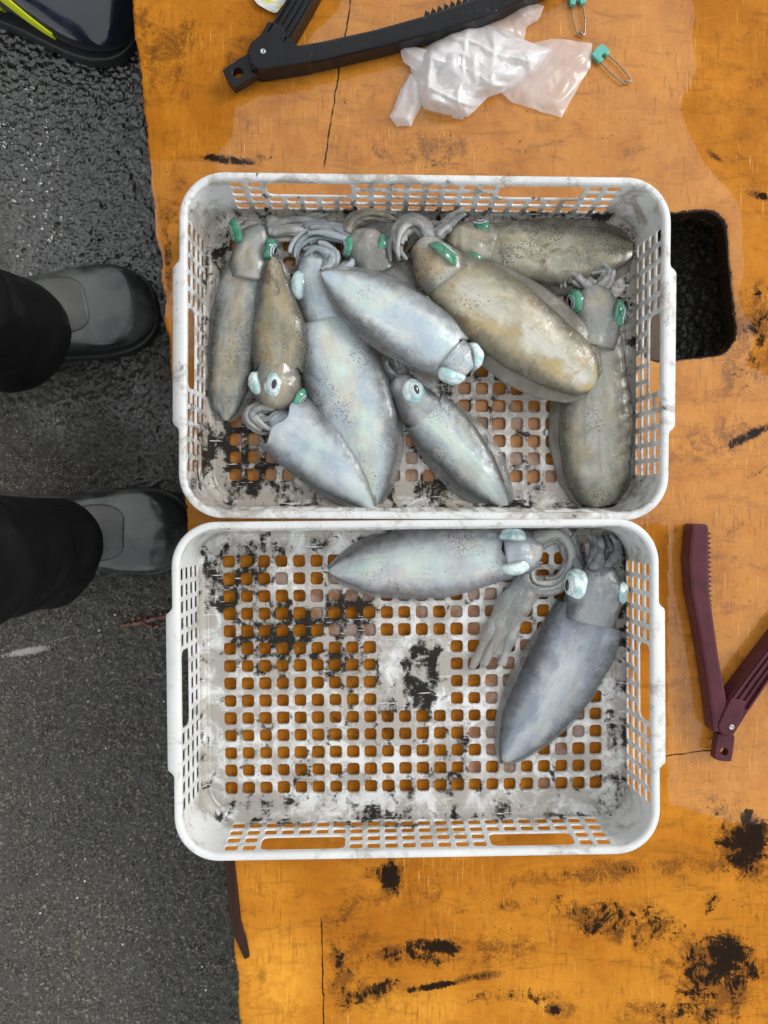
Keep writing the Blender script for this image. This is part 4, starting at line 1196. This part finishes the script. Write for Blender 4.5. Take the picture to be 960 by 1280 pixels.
gripper('dark red plastic fish gripper lying open beside the emptier basket', (.075, .016, .024), [(897, 906), (904, 890), (913, 872), (932, 876), (928, 892), (919, 910), (912, 921), (901, 917)], (913, 908),
        [(904, 915), (899, 880), (890, 825), (883, 780), (876, 740), (874, 700), (876, 655)], [12, 11, 10, 10.5, 12, 13, 11],
        [(905, 912), (925, 880), (946, 850), (975, 812), (1010, 765)], [15, 15, 14, 14, 13], (903, 938), 12,
        ((885, 664), (886, 766), (5.5, 0), 17), rough=.42)

# ================================================================== water beads on the black gripper
def beads():
    m = Mat('water_bead'); m.set(Base_Color=(1, 1, 1), Roughness=.02, Transmission_Weight=1.0, IOR=1.33)
    mb = MB()
    r = random.Random(4)
    for k in range(46):
        t = r.random()
        p = np.array([345 + t * 290, 72 - t * 66 - 10 * math.sin(t * 3)]) + np.array([r.uniform(-4, 4), r.uniform(-7, 7)])
        c = P(p[0], p[1], .0262); rad = r.uniform(.0007, .0019)
        V, F = [], []
        for a in range(4):
            th = math.pi / 2 * a / 3
            for i in range(8):
                V.append((c.x + rad * math.cos(th) * math.cos(i * math.pi / 4) * 1.2, c.y + rad * math.cos(th) * math.sin(i * math.pi / 4), c.z - .0003 + rad * .6 * math.sin(th)))
        for a in range(3):
            for i in range(8): F.append((a * 8 + i, a * 8 + (i + 1) % 8, (a + 1) * 8 + (i + 1) % 8, (a + 1) * 8 + i))
        mb.add([(x - black_root.location.x, y - black_root.location.y, z) for x, y, z in V], F)
    o = mb.build('water_beads', m.m, black_root)
    tag(o, kind='stuff')
beads()

# ================================================================== crumpled plastic bag
def plastic_bag():
    m = Mat('thin_plastic_film')
    c = m.coord()
    n = m.noise(c, 45, 5, .6)
    m.set(Base_Color=(.93, .93, .94), Roughness=.22, Specular_IOR_Level=.6, Coat_Weight=.5, Coat_Roughness=.08,
          Transmission_Weight=0.0, Subsurface_Weight=.0, Normal=m.bump(m.noise(c, 240, 4), .25, .001))
    tl = m.t.nodes.new('ShaderNodeBsdfTranslucent'); tl.inputs[0].default_value = (.94, .94, .95, 1)
    mx = m.t.nodes.new('ShaderNodeMixShader'); mx.inputs[0].default_value = .28
    m.t.links.new(m.b.outputs[0], mx.inputs[1]); m.t.links.new(tl.outputs[0], mx.inputs[2])
    tr = m.t.nodes.new('ShaderNodeBsdfTransparent'); m2 = m.t.nodes.new('ShaderNodeMixShader')
    m.put(m2.inputs[0], m.math('MULTIPLY', m.attr('op'), m.step(n, .3, .7, .85, 1.1)))
    m.t.links.new(tr.outputs[0], m2.inputs[1]); m.t.links.new(mx.outputs[0], m2.inputs[2]); m.t.links.new(m2.outputs[0], m.out.inputs[0])
    c0 = P(610, 90)
    root = empty('plastic_bag', (c0.x, c0.y, 0))
    tag(root, 'crumpled translucent white plastic bag between black gripper and basket', 'bag')
    def tri(x): return abs((x % 1.0) - .5) * 2
    def patch(name, poly, zmax, seed, folds, op, lift=.001, fall=22.0, dirs=None):
        """sheet with the outline poly (pixels): long creases over a domed height"""
        r = random.Random(seed)
        ws = []
        for k in range(folds):
            a = r.uniform(0, math.pi) if dirs is None else dirs + r.uniform(-.4, .4)
            ws.append((math.cos(a), math.sin(a), r.uniform(30, 80), r.uniform(0, 1), r.uniform(.3, 1.0)))
        pp = np.array(poly + [poly[0]], float)
        sl_ = np.r_[0, np.cumsum(np.hypot(*np.diff(pp, axis=0).T))]; uu = np.linspace(0, sl_[-1], 200, endpoint=False)
        pl = np.stack([np.interp(uu, sl_, pp[:, 0]), np.interp(uu, sl_, pp[:, 1])], 1)
        pl += np.array([[1.6 * mnoise.noise(Vector((u_ * .05, seed, 0))), 1.6 * mnoise.noise(Vector((u_ * .05, seed, 9)))] for u_ in uu])
        lo_, hi_ = pl.min(0) - 3, pl.max(0) + 3
        st = 2.0
        gx = np.arange(lo_[0], hi_[0], st); gy = np.arange(lo_[1], hi_[1], st)
        X, Y = np.meshgrid(gx, gy)
        ins = np.zeros(X.shape, bool)
        for k in range(len(pl)):
            (x0, y0), (x1, y1) = pl[k], pl[(k + 1) % len(pl)]
            if y0 != y1:
                ins ^= ((Y > min(y0, y1)) & (Y <= max(y0, y1)) & (X < x0 + (Y - y0) * (x1 - x0) / (y1 - y0)))
        near = np.stack([X.ravel(), Y.ravel()], 1)
        dd = np.hypot(near[:, None, 0] - pl[None, :, 0], near[:, None, 1] - pl[None, :, 1])
        dist = dd.min(1); arg = dd.argmin(1)
        insr = ins.ravel()
        q_ = np.where(insr[:, None], near, pl[arg])
        dist = np.where(insr, dist, 0)
        V, A = [], []
        for (qx, qy), de in zip(q_, dist):
            e = min(1.0, de / fall); dome = math.sin(e * math.pi / 2)
            wx_ = qx + 6 * mnoise.noise(Vector((qx * .03, qy * .03, seed))); wy_ = qy + 6 * mnoise.noise(Vector((qx * .03, qy * .03, seed + 5.)))
            rg = [w[4] * (1 - tri((wx_ * w[0] + wy_ * w[1]) / w[2] + w[3])) ** 1.0 for w in ws]
            f = .62 * max(rg) + .38 * sum(rg) / sum(w[4] for w in ws)
            f += .10 * abs(mnoise.noise(Vector((wx_ * .09, wy_ * .05, seed + 1.))))
            z = lift + zmax * dome * (.10 + .90 * f) + .0010 * (1 + mnoise.noise(Vector((qx * .06, qy * .06, seed)))) + .004 * (1 - dome) * max(0, mnoise.noise(Vector((qx * .05, qy * .05, seed + 8.))))
            V.append(tuple(P(qx, qy, z) - root.location)); A.append(op)
        ny_, nx_ = X.shape
        F = []
        for a in range(ny_ - 1):
            for b in range(nx_ - 1):
                if ins[a:a + 2, b:b + 2].any():
                    q4 = (a * nx_ + b, (a + 1) * nx_ + b, (a + 1) * nx_ + b + 1, a * nx_ + b + 1)
                    F += [(q4[0], q4[1], q4[2]), (q4[0], q4[2], q4[3])] if r.random() < .5 else [(q4[0], q4[1], q4[3]), (q4[1], q4[2], q4[3])]
        used = sorted({i_ for f_ in F for i_ in f_}); mp = {u: k for k, u in enumerate(used)}
        mb = MB(); mb.add([V[u] for u in used], [tuple(mp[i_] for i_ in f_) for f_ in F])
        mb.build(name, m.m, root, smooth=True, attrs={'op': [op] * len(used)})
    patch('flap', [(640, 62), (690, 48), (741, 54), (738, 84), (722, 110), (702, 147), (672, 138), (640, 128), (625, 115)], .010, 3, 5, .50, dirs=.9)
    patch('crumpled_body', [(512, 82), (528, 62), (560, 38), (585, 28), (620, 34), (660, 52), (690, 62), (668, 90), (640, 110), (610, 122), (585, 146), (560, 144), (530, 136), (518, 112)], .030, 5, 7, .90)
    patch('inner_fold', [(550, 60), (585, 42), (625, 60), (650, 85), (610, 108), (575, 128), (545, 118)], .022, 12, 4, .5, lift=.012)
    patch('twisted_corner', [(497, 48), (515, 58), (540, 64), (556, 80), (552, 92), (525, 92), (504, 78)], .012, 6, 5, .66, lift=.006, dirs=1.3)
    patch('twisted_corner', [(512, 92), (530, 100), (528, 130), (514, 158), (496, 158), (487, 146), (500, 115)], .013, 8, 6, .70, lift=.002, dirs=.4, fall=12)
    patch('gathered_neck', [(590, 32), (625, 22), (645, 6), (662, -2), (680, 8), (672, 26), (658, 34), (655, 50), (630, 52)], .016, 9, 7, .48, dirs=2.2)
    patch('under_fold', [(560, 132), (575, 128), (585, 140), (578, 150), (566, 148)], .006, 10, 3, .55)
plastic_bag()

# ================================================================== safety pins
def safety_pin(label, head, tail, width, hz=.004):
    a, b = P(*head, hz), P(*tail, hz)
    root = empty('safety_pin', (a.x, a.y, 0))
    tag(root, label, 'safety pin', 'safety pins on the pallet')
    d = (b - a); L = d.length; d.normalize(); s = Vector((-d.y, d.x, 0))
    w = width * S(0) / 2
    steel = plain('pin_steel', (.34, .30, .26), .3, metal=1.0, vary=.6, scale=400)
    cap = plain('turquoise_plastic', (.10, .42, .34), .35, coat=.3, vary=.35, scale=300)
    path = [d * .004 + s * w, d * (L * .55) + s * w * 1.1, d * (L * .9) + s * w * .75]
    for k in range(15):
        t = k / 14 * math.pi * 3
        path.append(d * (L - .003 + .0026 * math.cos(t - math.pi / 2 + 1.57)) + s * (.0028 * math.cos(t)) + Vector((0, 0, .0012 * math.sin(t * .5))))
    path += [d * (L * .9) - s * w * .75, d * (L * .55) - s * w * 1.1, d * .004 - s * w]
    mb = MB()
    tube(mb, [tuple(p + Vector((0, 0, .0035))) for p in crom_v(path, 90)], .0008, 8)
    mb.build('wire', steel, root)
    # folded cap: two cheeks and a bridge with a notch
    mb = MB()
    cw = w * 1.45
    def R_(x, y): return tuple((d * x + s * y).xy)
    prism(mb, [R_(-.006, -cw), R_(-.0075, 0), R_(-.006, cw), R_(.007, cw * 1.05), R_(.0085, cw * .35), R_(.003, cw * .25), R_(.003, -cw * .25), R_(.0085, -cw * .35), R_(.007, -cw * 1.05)], .0006, .0068)
    bevel(mb.build('cap', cap, root, smooth=False), .0010, 3)
def crom_v(path, n):
    return [Vector(p) for p in crom([tuple(p) for p in path], n)]
safety_pin('safety pin with turquoise cap, cap end touching the bag', (750, 67), (787, 104), 13)
safety_pin('safety pin with turquoise cap at the edge of the picture above the bag', (721, -2), (727, 45), 13)

# ================================================================== small packet
def packet():
    c0 = P(338, 4)
    root = empty('packet', (c0.x, c0.y, 0))
    tag(root, 'small white and yellow packet corner poking out between gripper arms', 'packet')
    m = Mat('printed_film'); c = m.coord()
    st = m.step(m.noise(m.mapv(c, (60, 200, 1), rot=(0, 0, .5)), 1, 3), .54, .58)
    m.set(Base_Color=m.mix(st, (.82, .83, .82), (.72, .70, .10)), Roughness=.3, Coat_Weight=.4)
    poly = [(306, -30), (345, -45), (362, -8), (352, 8), (344, 16), (330, 10), (318, 0)]
    V, F = [], []
    pl = crom([(a, b, 0) for a, b in poly + [poly[0]]], 60)[:-1, :2]; cen = pl.mean(0); n = len(pl)
    for side in (1, -1):
        for j in range(9):
            s = 1 - j / 8
            for i in range(n):
                q = cen + (pl[i] - cen) * s
                z = .0045 + side * (.0035 * (1 - s ** 2)) + .0012 * mnoise.noise(Vector((q[0] * .1, q[1] * .1, 2)))
                V.append(tuple(P(q[0], q[1], z) - root.location))
    for sidx in (0, 1):
        o = sidx * 9 * n
        F += [(o + j * n + i, o + j * n + (i + 1) % n, o + (j + 1) * n + (i + 1) % n, o + (j + 1) * n + i) for j in range(8) for i in range(n)]
    mb = MB(); mb.add(V, F); mb.build('film', m.m, root)
    mb = MB(); prism(mb, [tuple((P(a, b, .006) - root.location).xy) for a, b in [(306, -30), (345, -45), (343, -51), (303, -36)]], .003, .0055)
    mb.build('sealed_edge', m.m, root, smooth=False)
packet()

# ================================================================== scrap of seaweed on the asphalt
def scrap():
    m = plain('red_brown_weed', (.11, .035, .022), .4, coat=.4, vary=.5, scale=90, bump=.4)
    c0 = P(185, 777, GZ)
    root = empty('seaweed_scrap', (c0.x, c0.y, GZ))
    tag(root, 'reddish brown scrap of weed on the asphalt near the basket handle', 'seaweed')
    for path, r in ((([(150, 782), (172, 779), (190, 774), (212, 769)]), .0034), (([(178, 778), (192, 784), (206, 778)]), .0026), (([(160, 781), (170, 772), (184, 774)]), .002), (([(195, 773), (204, 766), (214, 772)]), .002)):
        q = crom([(a, b, 0) for a, b in path], 24)
        mb = MB()
        pts = [tuple(P(a, b, GZ + .003 + .0015 * math.sin(i * .9)) - root.location) for i, (a, b, _) in enumerate(q)]
        tube(mb, pts, [r * (.4 + .6 * math.sin(math.pi * (i + 1) / 26)) * (1 + .3 * math.sin(i * 2.1)) for i in range(24)], 8, flat=.5)
        mb.build('frond', m, root)
scrap()

# ================================================================== two people standing beside the pallet
def fused(mb, name, mat, parent, voxel, smooth_it=4, local=None):
    o = mb.build(name, mat, parent, local=local)
    r = o.modifiers.new('fuse', 'REMESH'); r.mode = 'VOXEL'; r.voxel_size = voxel; r.use_smooth_shade = True
    s = o.modifiers.new('soft', 'SMOOTH'); s.iterations = smooth_it; s.factor = .5
    return o
def boot(parent, x, y, yaw, mats, style):
    """rubber boot; x, y = ankle on the ground in the person's frame, toe towards yaw"""
    rub, sole_m, panel_m, stripe_m = mats
    ca, sa = math.cos(yaw), math.sin(yaw)
    def W(p): return (x + p[0] * ca - p[1] * sa, y + p[0] * sa + p[1] * ca, p[2])
    st = [(-.085, .022, .060), (-.075, .036, .085), (-.04, .042, .11), (.0, .042, .125), (.04, .044, .112), (.08, .050, .088), (.115, .0545, .072), (.145, .053, .062), (.168, .044, .053), (.182, .030, .042), (.189, .012, .030)]
    mb = MB(); V = []; N = 28
    q = crom(st, 44)
    for a, w, h in q:
        for k in range(N):
            t = 2 * math.pi * k / N
            c_, s_ = math.cos(t), math.sin(t)
            yy = math.copysign(abs(c_) ** .85, c_) * w
            zz = .016 + (h - .016) * (.5 + .5 * math.copysign(abs(s_) ** .9, s_))
            V.append(W((a, yy, zz)))
    n = len(q)
    F = [(r * N + k, r * N + (k + 1) % N, (r + 1) * N + (k + 1) % N, (r + 1) * N + k) for r in range(n - 1) for k in range(N)]
    F += [tuple(range(N))[::-1], tuple((n - 1) * N + k for k in range(N))]
    mb.add(V, F)
    tube(mb, [W((-.01, 0, .05)), W((-.015, 0, .12)), W((-.02, 0, .20)), W((-.02, 0, .30))], [.045, .050, .056, .062], 24)
    bo = fused(mb, 'boot', rub, parent, .0035, 5)
    # sole
    out = []
    for a, w, h in q: out.append((a, w + .003))
    ol = [W((a, w, 0))[:2] for a, w in out] + [W((a, -w, 0))[:2] for a, w in out[::-1]]
    mb = MB(); prism(mb, ol, .001, .020)
    bevel(mb.build('sole', sole_m, bo, smooth=False), .003, 2)
    def patch_on(name, mat, x0, x1, f0, f1, lift=.0012, rib=0, skew=0.0):
        """shell laid on the upper between stations x0..x1 and angles f0..f1 (0 = top, +1 = left side)"""
        mb = MB(); V = []; na, nf = 22, 16
        for i in range(na):
            a = x0 + (x1 - x0) * i / (na - 1)
            w = np.interp(a, q[:, 0], q[:, 1]); h = np.interp(a, q[:, 0], q[:, 2])
            r_ = rib * (1 if i % 2 else 0)
            e = math.sin(math.pi * (i + .5) / na) ** .35
            for j in range(nf):
                f = (f0 + (f1 - f0) * j / (nf - 1)) * (e if f0 < 0 < f1 else 1) + skew * i / (na - 1)
                t = math.pi / 2 + f * math.pi / 2
                c_, s_ = math.cos(t), math.sin(t)
                yy = math.copysign(abs(c_) ** .85, c_) * (w + lift + r_); zz = .016 + (h - .016) * (.5 + .5 * math.copysign(abs(s_) ** .9, s_)) + lift + r_
                V.append(W((a, yy, zz)))
        mb.add(V, [(i * nf + j, i * nf + j + 1, (i + 1) * nf + j + 1, (i + 1) * nf + j) for i in range(na - 1) for j in range(nf - 1)])
        o = mb.build(name, mat, bo)
        so = o.modifiers.new('thick', 'SOLIDIFY'); so.thickness = .0022; so.offset = 0
    if style == 'plain':
        patch_on('instep_panel', panel_m, .050, .118, -.42, .42, rib=.0007)
    else:
        patch_on('stripe', stripe_m, -.005, .105, .40, .62, skew=.50)
        patch_on('stripe', stripe_m, -.03, .035, .88, 1.04, skew=.30)
    return bo

def person(label, ox, oy, yaw, feet, mats, style, jacket_col, hip_x=-.03, tb=0.0, ty=0.0):
    root = empty('person', (ox, oy, GZ), yaw)
    tag(root, label, 'person')
    skin = Mat('skin'); c = skin.coord(); skin.set(Base_Color=skin.mix(skin.noise(c, 30, 4), (.42, .24, .16), (.50, .30, .21)), Roughness=.5, Subsurface_Weight=.1, Subsurface_Scale=.01)
    cloth = Mat('black_waterproof_cloth' if style == 'plain' else 'grey_waterproof_cloth'); c = cloth.coord()
    cb = (.0030, .0030, .0036) if style == 'plain' else (.035, .037, .038)
    cloth.set(Base_Color=cloth.mix(cloth.noise(c, 40, 4), cb, tuple(v * 1.8 for v in cb)), Roughness=.48, Specular_IOR_Level=.20, Normal=cloth.bump(cloth.noise(cloth.mapv(c, (1, 1, .5)), 16, 3, .5, .6), .5, .02))
    jack = plain('jacket_cloth', jacket_col, .6, vary=.2, scale=30, bump=.2)
    hair_m = plain('hair', (.012, .010, .009), .5, vary=.4, scale=200, bump=.6)
    (lx, ly), (rx, ry) = feet
    my = (ly + ry) / 2; hx = (lx + rx) / 2 + hip_x
    # one continuous body under the clothes
    mb = MB()
    tube(mb, [(hx, my, .89), (hx, my, .96), (hx, my, 1.12), (hx, my, 1.30), (hx, my, 1.40), (hx + .01, my, 1.46)], [.12, .135, .125, .15, .13, .06], 20, flat=.72)
    tube(mb, [(hx + .01, my, 1.42), (hx + .02, my, 1.52)], [.055, .052], 14)
    hd = (hx + .035, my, 1.60)
    tube(mb, [(hd[0], my, 1.48), (hd[0] + .008, my, 1.52), (hd[0] + .004, my, 1.57), (hd[0], my, 1.63), (hd[0] - .005, my, 1.68), (hd[0] - .008, my, 1.705), (hd[0] - .008, my, 1.712)], [.045, .062, .074, .080, .068, .040, .012], 20)
    tube(mb, [(hd[0] + .070, my, 1.605), (hd[0] + .088, my, 1.575), (hd[0] + .078, my, 1.566)], [.009, .014, .009], 10)
    for s in (1, -1):
        tube(mb, [(hd[0] - .005, my + s * .078, 1.58), (hd[0] - .012, my + s * .086, 1.615)], [.012, .016], 8)
        fx, fy = (lx, ly) if s > 0 else (rx, ry)
        tube(mb, [(hx, my + s * .085, .88), (hx + .02, my + (fy - my) * .6 + s * .03, .65), ((hx + fx) / 2 + .02, fy, .46), (fx - .02 + tb * .6, fy + ty * .6, .28), (fx - .02, fy, .09)], [.080, .062, .046, .036, .032], 16)
        tube(mb, [(fx - .05, fy, .05), (fx + .05, fy, .045), (fx + .12, fy, .040)], [.030, .026, .018], 12)
        sh = (hx, my + s * .17, 1.38)
        el = (hx - .06, my + s * .26, 1.10); wr = (hx - .01, my + s * .27, .86)
        tube(mb, [sh, el, wr], [.052, .042, .028], 14)
        tube(mb, [wr, (wr[0] + .01, wr[1], .81), (wr[0] + .015, wr[1], .775)], [.026, .034, .030], 12, flat=.55)
        for k, ln in enumerate((.075, .085, .078, .060)):
            bx = wr[0] + .015 + (k - 1.5) * .019
            tube(mb, [(bx, wr[1], .785), (bx + .004, wr[1] - s * .004, .785 - ln * .55), (bx + .002, wr[1] - s * .018, .785 - ln)], [.0092, .0086, .0068], 8)
        tube(mb, [(wr[0] + .035, wr[1], .82), (wr[0] + .058, wr[1] - s * .012, .79), (wr[0] + .060, wr[1] - s * .022, .758)], [.011, .0095, .008], 8)
    fused(mb, 'body', skin.m, root, .0045, 4)
    # eyes and mouth on the face
    for s in (1, -1):
        mb = MB(); tube(mb, [(hd[0] + .066, my + s * .030, 1.60), (hd[0] + .072, my + s * .030, 1.60)], [.010, .006], 12)
        mb.build('eye', PUPIL, root)
    mb = MB(); tube(mb, [(hd[0] + .070, my - .024, 1.538), (hd[0] + .077, my, 1.537), (hd[0] + .070, my + .024, 1.538)], [.003, .006, .003], 8)
    mb.build('mouth', plain('lips', (.30, .11, .09), .5), root)
    mb = MB(); V, F = [], []
    for a in range(9):
        th = math.pi * .58 * a / 8
        for k in range(28):
            f = 2 * math.pi * k / 28
            rr_ = .089 + .004 * mnoise.noise(Vector((a, k * .7, 1)))
            z = 1.63 + rr_ * math.cos(th) * 1.03
            x_ = hd[0] - .012 + rr_ * math.sin(th) * math.cos(f)
            if math.cos(f) > .2 and a > 5: z = max(z, 1.645)
            V.append((x_, my + rr_ * math.sin(th) * math.sin(f), z))
    mb.add(V, [(a * 28 + k, a * 28 + (k + 1) % 28, (a + 1) * 28 + (k + 1) % 28, (a + 1) * 28 + k) for a in range(8) for k in range(28)])
    h = mb.build('hair', hair_m, root); so = h.modifiers.new('thick', 'SOLIDIFY'); so.thickness = .012
    # wide waterproof trousers that fall over the boots
    mb = MB()
    tube(mb, [(hx, my, .80), (hx, my, .86), (hx, my, .95), (hx, my, 1.04)], [.11, .150, .165, .160], 24, flat=.82)
    for s in (1, -1):
        fx, fy = (lx, ly) if s > 0 else (rx, ry)
        ctrl = [(hx, my + s * .085, .90), (hx + .02, my + (fy - my) * .6 + s * .03, .66), ((hx + fx) / 2 + .02, fy, .46), (fx - .005 + tb, fy + ty, .28), (fx + .002 + tb, fy + ty, .16), (fx + .014 + tb, fy + ty, .080)]
        pts = crom(ctrl, 60); rad = np.interp(np.linspace(0, 1, 60), [0, .3, .55, .8, .93, 1], [.120, .100, .080, .069, .067, .061])
        rad = rad + np.array([.0045 * math.sin(i * .9 + s) * (i / 60) ** 2 + .003 * mnoise.noise(Vector((i * .35, s, 0))) for i in range(60)])
        b = tube(mb, pts, rad, 26)
        for vi in range(b, len(mb.v)):                      # creases
            v = mb.v[vi]
            d = .020 * fbm((v[0] * 1.0, v[1] * 1.0, v[2] * 2.2), 9, s * 2.0, 3)
            cx_, cy_ = fx, fy
            r_ = math.hypot(v[0] - cx_, v[1] - cy_) + 1e-6
            mb.v[vi] = (v[0] + (v[0] - cx_) / r_ * d, v[1] + (v[1] - cy_) / r_ * d, v[2])
    fused(mb, 'trousers', cloth.m, root, .006, 2)
    mb = MB()
    tube(mb, [(hx, my, .86), (hx, my, .98), (hx, my, 1.14), (hx, my, 1.30), (hx, my, 1.41), (hx + .01, my, 1.475)], [.178, .180, .165, .185, .155, .075], 26, flat=.76)
    for s in (1, -1):
        tube(mb, [(hx, my + s * .15, 1.38), (hx - .03, my + s * .225, 1.25), (hx - .06, my + s * .262, 1.10), (hx - .04, my + s * .268, .98), (hx - .012, my + s * .27, .875)], [.080, .072, .062, .056, .048], 18)
    fused(mb, 'jacket', jack, root, .010, 4)
    for k, (fx, fy) in enumerate(feet):
        boot(root, fx, fy, 0.0 if style != 'plain' else (.20 if k == 0 else -.02), mats, style)
    return root

grey_rubber = Mat('grey_rubber'); _c = grey_rubber.coord()
grey_rubber.set(Base_Color=grey_rubber.mix(grey_rubber.step(grey_rubber.noise(_c, 18, 4), .4, .6), (.022, .025, .025), (.075, .080, .076)), Roughness=grey_rubber.step(grey_rubber.noise(_c, 35, 4), .35, .65, .16, .36), Coat_Weight=.5, Coat_Roughness=.08)
panel = plain('ribbed_grey_rubber', (.060, .062, .058), .42, vary=.45, scale=60)
navy = plain('navy_rubber', (.010, .014, .026), .16, coat=.6, vary=.3, scale=30)
dark_sole = plain('dark_sole', (.020, .021, .022), .45, vary=.3, scale=80, bump=.2)
neon = plain('neon_yellow', (.62, .68, .01), .5, vary=.08)
# the first: both boots in view, facing the pallet
a1, a2 = P(190, 394, GZ + .03), P(232, 662, GZ + .03)
person('person in black waterproof trousers and grey rubber boots facing the pallet', 0, 0, 0,
       [(a1.x - .183, a1.y - .018), (a2.x - .183, a2.y)], (grey_rubber.m, dark_sole, panel, neon), 'plain', (.02, .022, .03), tb=.024, ty=-.022)
b1 = P(168, 30, GZ + .03)
yw = math.radians(-17)
dx, dy = b1.x - .188 * math.cos(yw), b1.y - .188 * math.sin(yw)
person('person in a shiny navy rubber boot with neon yellow stripes beyond the pallet corner', dx, dy, yw,
       [(0, .27), (0, 0)], (navy, dark_sole, panel, neon), 'striped', (.05, .05, .06), hip_x=-.10, tb=-.045)
